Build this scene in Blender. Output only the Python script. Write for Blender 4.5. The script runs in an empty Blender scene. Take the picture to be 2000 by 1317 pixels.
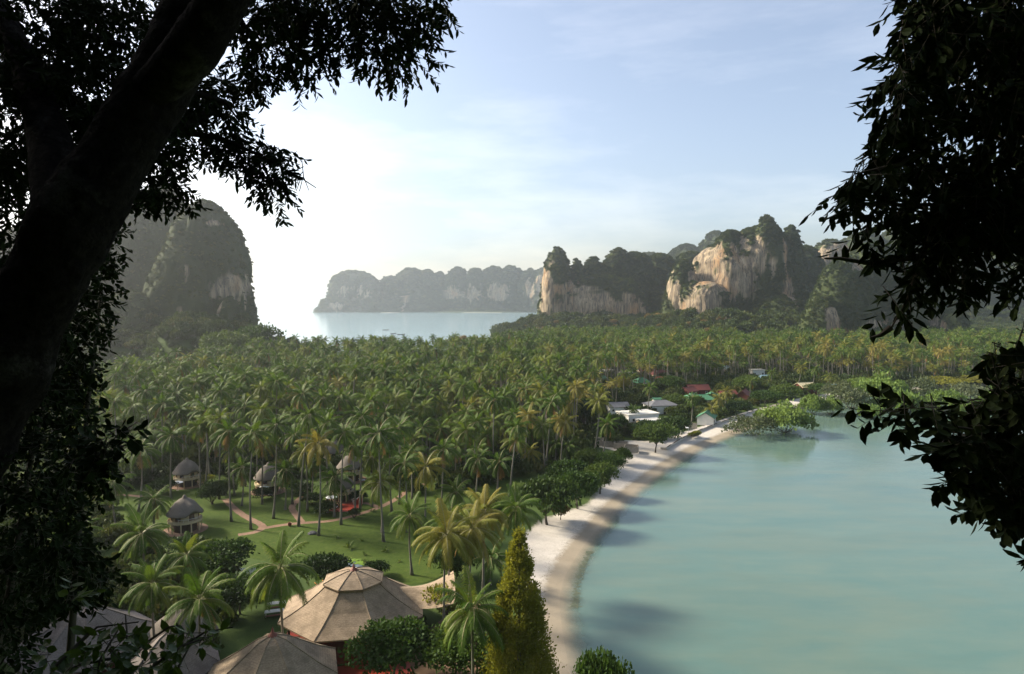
import bpy, math, random
import numpy as np
from mathutils import Vector, Matrix, Quaternion
R = math.radians
random.seed(7)
rng = np.random.default_rng(11)
sc = bpy.context.scene
C = sc.collection

# ------------------------------------------------------------------ camera
CAM_Z, PITCH, FPX = 52.0, R(3.03), 1333.33
cam_d = bpy.data.cameras.new('camera'); cam_d.sensor_width = 36; cam_d.lens = 24
cam_d.clip_start = 0.1; cam_d.clip_end = 30000
cam = bpy.data.objects.new('camera', cam_d); C.objects.link(cam)
cam.location = (0, 0, CAM_Z); cam.rotation_euler = (R(90) - PITCH, 0, 0)
sc.camera = cam
# ------------------------------------------------------------------ sky, sun, exposure
SUN_AZ, SUN_EL = R(-69), R(32)          # to the left of the view, low
world = bpy.data.worlds.new('World'); sc.world = world; world.use_nodes = True
wn = world.node_tree.nodes; wl = world.node_tree.links
bg = wn['Background']
sky = wn.new('ShaderNodeTexSky'); sky.sky_type = 'NISHITA'; sky.sun_disc = False
sky.sun_elevation = SUN_EL; sky.sun_rotation = SUN_AZ
sky.altitude = 50; sky.air_density = 1.0; sky.dust_density = 2.6; sky.ozone_density = 2.6
# thin high cloud: long pale streaks over the clear sky
wt = wn.new('ShaderNodeTexCoord'); wm = wn.new('ShaderNodeMapping'); wm.inputs['Rotation'].default_value = (0, R(14), R(25)); wm.inputs['Scale'].default_value = (1.2, 1.2, 5.5)
wz = wn.new('ShaderNodeTexNoise'); wz.inputs['Scale'].default_value = 2.2; wz.inputs['Detail'].default_value = 6; wz.inputs['Roughness'].default_value = .62
wr = wn.new('ShaderNodeValToRGB'); wr.color_ramp.elements[0].position = .45; wr.color_ramp.elements[0].color = (1, 1, 1, 1); wr.color_ramp.elements[1].position = .72; wr.color_ramp.elements[1].color = (1.42, 1.28, 1.17, 1)
wx = wn.new('ShaderNodeMix'); wx.data_type = 'RGBA'; wx.blend_type = 'MULTIPLY'; wx.inputs[0].default_value = 1
wl.new(wt.outputs['Generated'], wm.inputs[0]); wl.new(wm.outputs[0], wz.inputs['Vector']); wl.new(wz.outputs['Fac'], wr.inputs[0])
wh = wn.new('ShaderNodeHueSaturation'); wh.inputs['Saturation'].default_value = .76; wl.new(sky.outputs[0], wh.inputs['Color']); wl.new(wh.outputs[0], wx.inputs[6]); wl.new(wr.outputs[0], wx.inputs[7]); wl.new(wx.outputs[2], bg.inputs[0]); bg.inputs[1].default_value = 0.12
sun_d = bpy.data.lights.new('sun', 'SUN'); sun_d.energy = 5.0; sun_d.angle = R(9); sun_d.color = (1, .90, .74)
sun = bpy.data.objects.new('sun', sun_d); C.objects.link(sun)
SUN = Vector((math.sin(SUN_AZ) * math.cos(SUN_EL), math.cos(SUN_AZ) * math.cos(SUN_EL), math.sin(SUN_EL)))
sun.rotation_euler = SUN.to_track_quat('Z', 'Y').to_euler(); sun.location = (0, 0, 300)
vs = sc.view_settings
vs.view_transform = 'Standard'; vs.look = 'None'; vs.gamma = 1; vs.use_curve_mapping = False
vs.exposure = 0.92
sc.cycles.use_denoising = True; sc.cycles.use_adaptive_sampling = False
sc.cycles.max_bounces = 6; sc.cycles.diffuse_bounces = 3; sc.cycles.glossy_bounces = 2
sc.cycles.transmission_bounces = 3; sc.cycles.volume_bounces = 1; sc.cycles.transparent_max_bounces = 12
sc.cycles.sample_clamp_indirect = 6; sc.cycles.caustics_reflective = False; sc.cycles.caustics_refractive = False
HAZE_DENSITY, HAZE_G, HAZE_TOP = 1.0e-4, 0.68, 240

# ------------------------------------------------------------------ helpers
ct, st = math.cos(PITCH), math.sin(PITCH)
def ray(px, py):                         # direction of sight for a place in the 2000 px wide photograph
    cx, cy = (px - 1000) / FPX, (658.5 - py) / FPX
    return Vector((cx, ct + cy * st, -st + cy * ct))
def P(px, py, d):                        # point at ground distance d
    r = ray(px, py); k = d / r.y
    return Vector((r.x * k, d, CAM_Z + r.z * k))
LAND = 1.2                               # level of the flat land
def G(px, py, z=LAND):                   # point on the level z
    r = ray(px, py); k = (z - CAM_Z) / r.z
    return Vector((r.x * k, r.y * k, z))
def hash3(ix, iy, iz, s):
    h = (ix.astype(np.int64) * 374761393 + iy.astype(np.int64) * 668265263 + iz.astype(np.int64) * 2147483647 // 7 + s * 974634777) & 0xffffffff
    h = ((h ^ (h >> 13)) * 1274126177) & 0xffffffff
    h = ((h ^ (h >> 16)) * 2246822519) & 0xffffffff
    return ((h ^ (h >> 15)) & 0xffffff) / float(0xffffff) * 2 - 1
def vn(p, s=0):                          # value noise, p (n,3), -1..1
    i = np.floor(p); f = p - i; f = f * f * (3 - 2 * f)
    ix, iy, iz = i[:, 0], i[:, 1], i[:, 2]
    o = 0
    for a in (0, 1):
        for b in (0, 1):
            for c in (0, 1):
                w = (f[:, 0] if a else 1 - f[:, 0]) * (f[:, 1] if b else 1 - f[:, 1]) * (f[:, 2] if c else 1 - f[:, 2])
                o = o + w * hash3(ix + a, iy + b, iz + c, s)
    return o
def fbm(p, oct=4, s=0):
    o, a, k = 0, 1.0, 0
    for j in range(oct):
        o = o + a * vn(p * (2.03 ** j) + 17.3 * j, s + j); k += a; a *= .5
    return o / k
def np_mesh(name, V, F, mats=(), smooth=False, mi=None):
    V = np.asarray(V, np.float32); F = np.asarray(F, np.int32)
    me = bpy.data.meshes.new(name); n, k = F.shape
    me.vertices.add(len(V)); me.vertices.foreach_set('co', V.ravel())
    me.loops.add(n * k); me.loops.foreach_set('vertex_index', F.ravel())
    me.polygons.add(n); me.polygons.foreach_set('loop_start', np.arange(0, n * k, k, dtype=np.int32))
    for m in mats: me.materials.append(m)
    if mi is not None: me.polygons.foreach_set('material_index', np.asarray(mi, np.int32))
    me.polygons.foreach_set('use_smooth', np.full(n, smooth))
    me.update(calc_edges=True); me.validate()
    return me
def obj(name, me, parent=None, loc=None, rot=None, scl=None, kind=None, label=None, cat=None, group=None):
    o = bpy.data.objects.new(name, me); C.objects.link(o)
    if parent: o.parent = parent
    if loc is not None: o.location = loc
    if rot is not None: o.rotation_euler = rot
    if scl is not None: o.scale = scl if hasattr(scl, '__len__') else (scl, scl, scl)
    tag(o, label, cat, group, kind)
    return o
def tag(o, label=None, cat=None, group=None, kind=None):
    if label: o['label'] = label
    if cat: o['category'] = cat
    if group: o['group'] = group
    if kind: o['kind'] = kind
    return o
class MB:                                # collects boxes, tubes, lathes into one mesh
    def __init__(s): s.v = []; s.f = []
    def add(s, v, f):
        n = len(s.v); s.v += [tuple(x) for x in v]; s.f += [tuple(i + n for i in q) for q in f]; return s
    def box(s, c, d, rz=0, taper=1):
        x, y, z = d[0] / 2, d[1] / 2, d[2] / 2; co, si = math.cos(rz), math.sin(rz); v = []
        for dz in (-z, z):
            t = taper if dz > 0 else 1
            for dx, dy in ((-x, -y), (x, -y), (x, y), (-x, y)):
                a, b = dx * t, dy * t
                v.append((c[0] + a * co - b * si, c[1] + a * si + b * co, c[2] + dz))
        return s.add(v, [(0, 3, 2, 1), (4, 5, 6, 7), (0, 1, 5, 4), (1, 2, 6, 5), (2, 3, 7, 6), (3, 0, 4, 7)])
    def tube(s, pts, rad, n=8, cap=True):
        pts = [Vector(p) for p in pts]; m = len(pts); rr = rad if hasattr(rad, '__len__') else [rad] * m
        v, f = [], []; a = None
        for i, p in enumerate(pts):
            t = (pts[min(i + 1, m - 1)] - pts[max(i - 1, 0)]).normalized()
            if a is None: a = t.cross(Vector((.3, .2, 1)) if abs(t.z) < .9 else Vector((1, 0, 0)))
            a = (a - t * a.dot(t)).normalized(); b = t.cross(a)
            for k in range(n):
                w = 2 * math.pi * k / n; v.append(p + (a * math.cos(w) + b * math.sin(w)) * rr[i])
        for i in range(m - 1):
            for k in range(n):
                k2 = (k + 1) % n; f.append((i * n + k, i * n + k2, (i + 1) * n + k2, (i + 1) * n + k))
        if cap: f.append(tuple(range(n))[::-1]); f.append(tuple((m - 1) * n + k for k in range(n)))
        return s.add(v, f)
    def lathe(s, prof, n=24, c=(0, 0, 0), wob=0, ph=0, sx=1, sy=1):
        v, f = [], []
        for i, (r, z) in enumerate(prof):
            for k in range(n):
                w = 2 * math.pi * k / n + ph; q = r * (1 + wob * math.sin(5 * w + i))
                v.append((c[0] + q * math.cos(w) * sx, c[1] + q * math.sin(w) * sy, c[2] + z))
        for i in range(len(prof) - 1):
            for k in range(n):
                k2 = (k + 1) % n; f.append((i * n + k, i * n + k2, (i + 1) * n + k2, (i + 1) * n + k))
        return s.add(v, f)
    def build(s, name, m, parent=None, smooth=False, **kw):
        me = bpy.data.meshes.new(name); me.from_pydata(s.v, [], s.f); me.materials.append(m)
        if smooth: me.polygons.foreach_set('use_smooth', [True] * len(me.polygons))
        me.update(); return obj(name, me, parent, **kw)
def empty(name, loc, rz=0, label=None, cat=None, group=None):
    o = bpy.data.objects.new(name, None); C.objects.link(o); o.location = loc; o.rotation_euler = (0, 0, rz)
    return tag(o, label, cat, group)
def sdist(poly, X, Y):                   # signed distance to a closed polygon, + inside
    P_ = np.asarray(poly, float); d = np.full(X.shape, 1e18); ins = np.zeros(X.shape, bool)
    for i in range(len(P_)):
        a, b = P_[i], P_[(i + 1) % len(P_)]; e = b - a; L = e @ e + 1e-12
        t = np.clip(((X - a[0]) * e[0] + (Y - a[1]) * e[1]) / L, 0, 1)
        d = np.minimum(d, (X - a[0] - t * e[0]) ** 2 + (Y - a[1] - t * e[1]) ** 2)
        c = ((a[1] > Y) != (b[1] > Y)) & (X < (b[0] - a[0]) * (Y - a[1]) / (b[1] - a[1] + 1e-12) + a[0]); ins ^= c
    return np.sqrt(d) * np.where(ins, 1, -1)
def smooth_line(pts, k=2):               # Chaikin
    for _ in range(k):
        o = [pts[0]]
        for a, b in zip(pts[:-1], pts[1:]):
            o += [(a[0] * .75 + b[0] * .25, a[1] * .75 + b[1] * .25), (a[0] * .25 + b[0] * .75, a[1] * .25 + b[1] * .75)]
        pts = o + [pts[-1]]
    return pts
def sstep(a, b, x): t = np.clip((x - a) / (b - a), 0, 1); return t * t * (3 - 2 * t)

# ------------------------------------------------------------------ materials
def nodes_of(name):
    m = bpy.data.materials.new(name); m.use_nodes = True; nt = m.node_tree
    return m, nt, nt.nodes['Principled BSDF'], nt.nodes['Material Output']
def N(nt, t, **kw):
    n = nt.nodes.new(t)
    for k, v in kw.items():
        if k.startswith('i_'): n.inputs[int(k[2:])].default_value = v
        else: setattr(n, k, v)
    return n
def ramp(nt, src, stops):
    r = nt.nodes.new('ShaderNodeValToRGB'); e = r.color_ramp.elements
    while len(e) < len(stops): e.new(.5)
    for q, (p, c) in zip(e, stops): q.position = p; q.color = (*c, 1) if len(c) == 3 else c
    nt.links.new(src, r.inputs[0]); return r.outputs[0]
def mixc(nt, fac, a, b, mode='MIX'):
    n = nt.nodes.new('ShaderNodeMix'); n.data_type = 'RGBA'; n.blend_type = mode
    for s, v in ((n.inputs[0], fac), (n.inputs[6], a), (n.inputs[7], b)):
        if hasattr(v, 'is_output'): nt.links.new(v, s)
        elif isinstance(v, (int, float)): s.default_value = v
        else: s.default_value = (*v, 1)
    return n.outputs[2]
def noise(nt, scale, detail=4, rough=.55, vec=None, mp=None):
    n = N(nt, 'ShaderNodeTexNoise'); n.inputs['Scale'].default_value = scale; n.inputs['Detail'].default_value = detail; n.inputs['Roughness'].default_value = rough
    if mp:
        g = N(nt, 'ShaderNodeMapping'); g.inputs['Scale'].default_value = mp; nt.links.new(vec, g.inputs[0]); vec = g.outputs[0]
    if vec is not None: nt.links.new(vec, n.inputs['Vector'])
    return n.outputs['Fac']
def bump(nt, h, bs, strength=.4, dist=.1):
    b = N(nt, 'ShaderNodeBump'); b.inputs['Strength'].default_value = strength; b.inputs['Distance'].default_value = dist
    nt.links.new(h, b.inputs['Height']); nt.links.new(b.outputs[0], bs.inputs['Normal'])
def plain(name, c1, c2=None, scale=2, rough=.7, bs=0, bd=.05, mp=None, detail=5, spec=.3, metal=0):
    m, nt, b, o = nodes_of(name); b.inputs['Roughness'].default_value = rough; b.inputs['Specular IOR Level'].default_value = spec; b.inputs['Metallic'].default_value = metal
    tc = N(nt, 'ShaderNodeTexCoord')
    f = noise(nt, scale, detail, .6, tc.outputs['Object'], mp or (1, 1, 1))
    nt.links.new(ramp(nt, f, [(.3, c1), (.7, c2 or tuple(x * .75 for x in c1))]), b.inputs['Base Color'])
    if bs: bump(nt, f, b, bs, bd)
    return m
def leafmat(name, stops, trans=.3, rough=.6, spec=.10, tcol=(1.3, 1.25, .6), attr=False):
    m, nt, b, o = nodes_of(name)
    oi = N(nt, 'ShaderNodeObjectInfo'); geo = N(nt, 'ShaderNodeNewGeometry'); tc = N(nt, 'ShaderNodeTexCoord')
    a = N(nt, 'ShaderNodeMath', operation='MULTIPLY_ADD'); nt.links.new(geo.outputs['Random Per Island'], a.inputs[0]); a.inputs[1].default_value = .35
    nt.links.new(oi.outputs['Random'], a.inputs[2])
    a2 = N(nt, 'ShaderNodeMath', operation='MULTIPLY'); nt.links.new(a.outputs[0], a2.inputs[0]); a2.inputs[1].default_value = .74
    col = ramp(nt, a2.outputs[0], stops)
    nt.links.new(col, b.inputs['Base Color']); b.inputs['Roughness'].default_value = rough; b.inputs['Specular IOR Level'].default_value = spec
    if trans > 0:
        tr = N(nt, 'ShaderNodeBsdfTranslucent'); nt.links.new(mixc(nt, 1.0, col, tcol, 'MULTIPLY'), tr.inputs[0])
        mx = N(nt, 'ShaderNodeMixShader'); mx.inputs[0].default_value = trans
        nt.links.new(b.outputs[0], mx.inputs[1]); nt.links.new(tr.outputs[0], mx.inputs[2]); nt.links.new(mx.outputs[0], o.inputs[0])
    return m
MAT = {}
MAT['frond'] = leafmat('palm_frond', [(0, (.036, .074, .010)), (.35, (.056, .108, .014)), (.7, (.090, .140, .020)), (.95, (.15, .165, .032))], .32, .6, .10)
MAT['frond_sunlit_gold'] = leafmat('palm_frond_sunlit_gold', [(0, (.105, .130, .020)), (.5, (.165, .165, .028)), (1, (.25, .20, .05))], .28, .62, .10)  # frond copy with warm sunlight put into its colour
MAT['frond_dry'] = leafmat('palm_frond_dry', [(0, (.20, .11, .04)), (1, (.30, .19, .08))], .2, .6)
MAT['rib'] = plain('frond_rib', (.24, .22, .10), (.17, .16, .07), 2, .6)
MAT['trunk_palm'] = plain('palm_trunk', (.20, .185, .15), (.11, .10, .08), 3, .85, .5, .03, (1, 1, 6))
MAT['bark'] = plain('bark', (.10, .085, .065), (.05, .042, .03), 3, .9, .6, .05, (1, 1, .3))
MAT['leaf_tree'] = leafmat('tree_leaf', [(0, (.022, .048, .011)), (.5, (.042, .080, .016)), (1, (.080, .115, .026))], .25)
MAT['leaf_dark'] = leafmat('dark_tree_leaf', [(0, (.014, .032, .010)), (.5, (.026, .052, .013)), (1, (.045, .075, .018))], .18)
MAT['leaf_olive'] = leafmat('olive_leaf', [(0, (.12, .135, .018)), (.5, (.175, .18, .026)), (1, (.24, .215, .045))], .38)
MAT['leaf_mangrove'] = leafmat('mangrove_leaf', [(0, (.07, .13, .026)), (.5, (.11, .175, .036)), (1, (.15, .21, .055))], .28)
MAT['leaf_grey'] = leafmat('grey_mangrove_leaf', [(0, (.055, .075, .036)), (.5, (.08, .10, .05)), (1, (.11, .125, .07))], .25)
MAT['leaf_jungle'] = leafmat('jungle_leaf', [(0, (.024, .042, .013)), (.45, (.042, .066, .018)), (.8, (.070, .088, .024)), (1, (.115, .105, .035))], .2)
MAT['leaf_rust'] = leafmat('rusty_leaf', [(0, (.10, .08, .025)), (.5, (.16, .11, .04)), (1, (.20, .15, .06))], .25)
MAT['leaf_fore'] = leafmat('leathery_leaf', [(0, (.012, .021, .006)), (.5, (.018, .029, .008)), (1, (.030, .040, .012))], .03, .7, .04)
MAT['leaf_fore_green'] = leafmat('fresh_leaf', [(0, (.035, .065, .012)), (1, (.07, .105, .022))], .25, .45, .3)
# ================================================================== the large structure
def gxy(l): return [tuple(G(a, b, 0)[:2]) for a, b in l]
east = gxy([(1114, 1317), (1104, 1270), (1096, 1215), (1091, 1173), (1103, 1123), (1131, 1078), (1166, 1034), (1206, 985), (1251, 949), (1296, 914), (1360, 876), (1428, 848), (1500, 822), (1556, 796), (1620, 783), (1700, 772), (1850, 757), (2000, 748)])
west = [(330, 2600), (150, 1500), (60, 1300), (-30, 1165), (-32, 1050), (-24, 900), (-28, 760), (-44, 640), (-82, 575), (-120, 556), (-160, 552), (-205, 556), (-225, 590), (-235, 680), (-300, 820), (-900, 900)]
shore = [(230, -140), (70, 50), (22, 78)] + smooth_line(east, 3) + [(560, 320), (1400, 300), (1400, 2600)] + west + [(-900, -140)]
veg_edge = gxy([(1050, 1317), (1042, 1240), (1034, 1170), (1026, 1085), (1014, 1062), (1062, 1022), (1150, 990), (1196, 935), (1226, 892), (1172, 880), (1180, 866), (1290, 868), (1345, 846), (1482, 802), (1560, 782), (1620, 772), (1760, 758), (2000, 738)])
veg = [(230, -140), (60, 45), (10, 78)] + veg_edge + [(560, 330), (1400, 310), (1400, 2600)] + [(x + 12, y - 9 if y < 700 else y) for x, y in west] + [(-900, -140)]

# massifs: (px, top py, half width px, distance, depth ratio, top roundness, boxiness)
MASSIFS = {
 'left': [(398, 386, 84, 560, 1.1, 1.75, 2.55), (352, 470, 70, 545, .9, 2.0, 2.55), (322, 350, 80, 660, 1.0, 1.8, 2.55), (250, 400, 110, 640, .9, 3.5, 2.55), (150, 420, 150, 620, .8, 3, 2.55), (255, 560, 80, 525, .8, 2.6, 2.0), (448, 575, 24, 540, 1.1, 4, 2.2), (395, 610, 52, 520, .7, 2.4, 2.0), (508, 634, 26, 560, 1, 1.8, 2.0), (548, 652, 20, 560, 1, 1.8, 2.0), (380, 400, 26, 565, 1, 2, 2.0)],
 'middle': [(1088, 480, 30, 1045, 1.0, 1.9, 2.3), (1084, 515, 25, 1033, 1.1, 5, 2.8), (1126, 505, 18, 1060, 1.2, 3.4, 2.2), (1157, 499, 36, 1064, .9, 1.7, 2.0), (1207, 482, 46, 1067, .9, 1.6, 2.0), (1240, 490, 48, 1070, .9, 2.6, 2.3), (1160, 536, 98, 1035, .42, 7, 4.2, -8), (1190, 516, 116, 1062, .4, 6, 3.4), (1290, 494, 44, 1110, 1.0, 3.2, 2.2), (1350, 490, 54, 1110, 1.0, 3, 2.2), (1285, 545, 50, 1060, .9, 2.6, 2.0)],
 'big': [(1498, 418, 36, 885, 1.1, 2.2, 2.2), (1484, 440, 78, 890, .9, 4.5, 2.8), (1545, 438, 26, 900, 1.2, 3.4, 2.3), (1428, 446, 40, 895, 1.0, 3.0, 2.3), (1412, 474, 58, 900, .8, 6, 3.8, -50), (1372, 545, 50, 878, .8, 7, 3.8, -50), (1335, 505, 30, 905, 1.0, 3, 2.2), (1575, 478, 40, 960, 1.0, 3.4, 2.2), (1530, 575, 56, 850, .8, 2.4, 2.0), (1425, 600, 18, 800, 1.0, 3, 2.2)],
 'right': [(1650, 498, 52, 720, 1.0, 2.8, 2.1), (1705, 470, 60, 745, .9, 3, 2.6), (1610, 575, 36, 705, 1.0, 2.6, 2.0), (1760, 520, 70, 745, .8, 3, 2.3), (1820, 560, 50, 740, .8, 3.4, 2.3), (1862, 604, 17, 715, 1.2, 5, 2.3)],
 'ridge': [(1625, 468, 42, 1280, 1, 5, 2.6), (1690, 452, 60, 1300, 1, 4, 2.4), (1770, 440, 70, 1320, 1, 3, 2.2), (1860, 470, 80, 1500, 1, 2.4, 2), (1960, 480, 130, 1560, 1, 2.4, 2), (2080, 470, 120, 1500, 1, 2.4, 2)],
 'far hill': [(1398, 452, 46, 1950, 1.2, 2.0, 2), (1340, 478, 60, 1960, 1.2, 2.0, 2), (1270, 494, 70, 1970, 1, 2, 2)],
 'headland': [(690, 531, 44, 2080, 1, 5, 2.6), (664, 538, 20, 2070, 1, 5, 2.5), (715, 538, 26, 2080, 1, 4, 2.4), (762, 540, 24, 2110, 1, 3, 2.2), (803, 526, 36, 2130, 1, 3, 2.2), (835, 529, 22, 2130, 1, 3.4, 2.2), (858, 534, 20, 2130, 1, 3.2, 2.2), (894, 524, 26, 2120, 1, 2.8, 2.2), (930, 526, 24, 2110, 1, 3.4, 2.2), (965, 522, 30, 2110, 1, 3, 2.2), (998, 522, 30, 2110, 1, 3.6, 2.4), (1035, 528, 28, 2090, 1, 3, 2.2), (1068, 524, 30, 2060, 1, 3, 2.2), (655, 584, 30, 2040, .8, 5, 2.6), (632, 601, 17, 2030, .8, 2.4, 2.0), (850, 560, 170, 2110, .25, 6, 3.6), (740, 590, 90, 2060, .5, 3, 2.2), (940, 606, 90, 2040, .4, 2.2, 2.0)],
}
MASSIFS['headland'] = [(a, t - 1, w, d * 1.5, *q) for a, t, w, d, *q in MASSIFS['headland']]      # across some 3 km of water
CAMV = np.array([0, 0, CAM_Z])
TALUS = []
for nm, tw in MASSIFS.items():
    for (px, py, hw, d, dr, ro, bx, *_) in tw:
        d2 = d / (1 - dr * hw / FPX); p = P(px, py, d2); TALUS.append((p.x, p.y, hw * d2 / FPX, nm))
def height(X, Y):
    X = np.asarray(X, float); Y = np.asarray(Y, float)
    sd = sdist(shore, X, Y)
    z = np.where(sd > 0, LAND * np.tanh(.10 * sd / LAND), np.maximum(np.maximum(sd * .10, -.5) + np.minimum(sd + 5, 0) * .03, -4.0))
    q = np.stack([X / 14, Y / 14, X * 0], -1).reshape(-1, 3); nz = fbm(q, 4, 5).reshape(X.shape)
    for (tx, ty, r, nm) in TALUS:
        if nm in ('headland', 'far hill'): continue
        w, h = {'left': (60, 34), 'middle': (85, 22), 'big': (100, 30), 'right': (45, 16), 'ridge': (160, 40)}[nm]
        dist = np.hypot(X - tx, Y - ty) - r
        k = 1 - sstep(-10, w, dist); z = np.where((sd > 0) & (k > .001), np.maximum(z, (LAND - .02 + h * k * (1 + .25 * nz)) * sstep(0, 14, sd)), z)
    # the hillside with the lookout
    yy = Y + 5 * nz * sstep(0, 20, np.abs(Y))
    hill = np.where(yy > 0, 49.9 - .78 * yy, 49.9 - .95 * yy) + 0 * X
    hill = np.minimum(hill, 130 + 10 * nz); edge = 1 - sstep(90, 190, np.abs(X + 40)); hill = hill * edge + (edge - 1) * 5
    return np.maximum(z, hill), sd
def axis(*segs):
    o = []
    for a, b, s in segs: o += list(np.arange(a, b, s))
    return np.array(o + [segs[-1][1]])
xs = axis((-900, -250, 18), (-250, -62, 3), (-62, 130, 1.2), (130, 380, 3), (380, 1400, 22))
ys = axis((-140, -10, 6), (-10, 66, 1.6), (66, 200, 1.2), (200, 460, 2.5), (460, 1200, 10), (1200, 2600, 50))
XX, YY = np.meshgrid(xs, ys); ZZ, SD = height(XX, YY); SV = sdist(veg, XX, YY)
nx, ny = len(xs), len(ys); I = np.arange(nx * ny).reshape(ny, nx)
F = np.stack([I[:-1, :-1], I[:-1, 1:], I[1:, 1:], I[1:, :-1]], -1).reshape(-1, 4)
me = np_mesh('ground', np.stack([XX, YY, ZZ], -1).reshape(-1, 3), F, smooth=True)
def vattr(me, name, arr): a = me.attributes.new(name, 'FLOAT', 'POINT'); a.data.foreach_set('value', np.asarray(arr, np.float32).ravel())
vattr(me, 'shore', SD); vattr(me, 'veg', SV)
m, nt, b, o = nodes_of('ground_sand_and_grass'); b.inputs['Roughness'].default_value = .9; b.inputs['Specular IOR Level'].default_value = .15
tc = N(nt, 'ShaderNodeTexCoord'); ps = tc.outputs['Object']
aS = N(nt, 'ShaderNodeAttribute', attribute_name='shore'); aV = N(nt, 'ShaderNodeAttribute', attribute_name='veg')
n1 = noise(nt, .9, 6, .6, ps); n2 = noise(nt, .12, 5, .6, ps); n3 = noise(nt, 6, 4, .6, ps)
def addn(a, n, k):
    x = N(nt, 'ShaderNodeMath', operation='MULTIPLY_ADD'); nt.links.new(n, x.inputs[0]); x.inputs[1].default_value = k; nt.links.new(a, x.inputs[2]); return x.outputs[0]
wet = N(nt, 'ShaderNodeMapRange'); nt.links.new(addn(aS.outputs['Fac'], n1, 1.6), wet.inputs[0]); wet.inputs[1].default_value = 3.2; wet.inputs[2].default_value = 4.8
dry = ramp(nt, n1, [(.25, (.44, .395, .33)), (.55, (.56, .51, .435)), (.8, (.62, .57, .50))]); dry = mixc(nt, .35, dry, ramp(nt, n3, [(.4, (.36, .32, .26)), (.6, (.63, .58, .51))]))
wsand = ramp(nt, addn(n2, n3, .3), [(.3, (.23, .19, .135)), (.8, (.35, .295, .215))])
sand = mixc(nt, wet.outputs[0], wsand, dry)
grass = ramp(nt, n2, [(.3, (.030, .055, .012)), (.5, (.050, .085, .016)), (.65, (.070, .105, .022)), (.8, (.10, .10, .045))])
grass = mixc(nt, .4, grass, ramp(nt, n3, [(.35, (.02, .04, .008)), (.65, (.085, .12, .03))]))
gf = N(nt, 'ShaderNodeMapRange'); nt.links.new(addn(aV.outputs['Fac'], n1, 3.0), gf.inputs[0]); gf.inputs[1].default_value = 1.0; gf.inputs[2].default_value = 2.4
nt.links.new(mixc(nt, gf.outputs[0], sand, grass), b.inputs['Base Color']); bump(nt, addn(n1, n3, .4), b, .5, .12)
me.materials.append(m); obj('ground', me, kind='structure')

# ---- sea: one sheet reaching the horizon, milky where shallow
xs2 = axis((-6000, -1000, 500), (-1000, -200, 40), (-200, 0, 8), (0, 150, 1.5), (150, 420, 4), (420, 1400, 60), (1400, 6000, 500))
ys2 = axis((-200, 60, 20), (60, 200, 1.5), (200, 360, 4), (360, 1300, 20), (1300, 2600, 100), (2600, 9000, 500))
X2, Y2 = np.meshgrid(xs2, ys2); Z2, S2 = height(X2, Y2)
nx, ny = len(xs2), len(ys2); I = np.arange(nx * ny).reshape(ny, nx)
F = np.stack([I[:-1, :-1], I[:-1, 1:], I[1:, 1:], I[1:, :-1]], -1).reshape(-1, 4)
me = np_mesh('sea', np.stack([X2, Y2, X2 * 0], -1).reshape(-1, 3), F, smooth=True)
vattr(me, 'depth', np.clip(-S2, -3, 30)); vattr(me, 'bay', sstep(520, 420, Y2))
m, nt, b, o = nodes_of('sea_water'); b.inputs['Roughness'].default_value = .12; b.inputs['IOR'].default_value = 1.33; b.inputs['Specular IOR Level'].default_value = .5
tc = N(nt, 'ShaderNodeTexCoord'); ps = tc.outputs['Object']
aD = N(nt, 'ShaderNodeAttribute', attribute_name='depth'); aB = N(nt, 'ShaderNodeAttribute', attribute_name='bay')
big = noise(nt, .022, 5, .6, ps, (.7, 1.5, 1)); mid = noise(nt, .09, 6, .65, ps, (.45, 1.5, 1)); fine = noise(nt, .5, 5, .65, ps, (.6, 1.6, 1))
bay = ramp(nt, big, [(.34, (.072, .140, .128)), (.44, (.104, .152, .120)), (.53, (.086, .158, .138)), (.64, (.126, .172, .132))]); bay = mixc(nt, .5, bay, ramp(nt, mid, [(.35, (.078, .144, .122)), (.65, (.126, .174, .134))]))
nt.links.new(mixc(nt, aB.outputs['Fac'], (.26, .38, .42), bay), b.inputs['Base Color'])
edge_n = noise(nt, .35, 5, .6, ps); al = N(nt, 'ShaderNodeMath', operation='MULTIPLY_ADD'); nt.links.new(edge_n, al.inputs[0]); al.inputs[1].default_value = 2.4; nt.links.new(aD.outputs['Fac'], al.inputs[2])   # metres from the waterline, made ragged
ar = N(nt, 'ShaderNodeMapRange'); ar.interpolation_type = 'SMOOTHSTEP'; nt.links.new(al.outputs[0], ar.inputs[0]); ar.inputs[1].default_value = .8; ar.inputs[2].default_value = 6.0; ar.inputs[3].default_value = .05; ar.inputs[4].default_value = 1
nt.links.new(ar.outputs[0], b.inputs['Alpha'])
bump(nt, fine, b, .45, .06)
me.materials.append(m); obj('sea', me, kind='structure')

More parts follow.
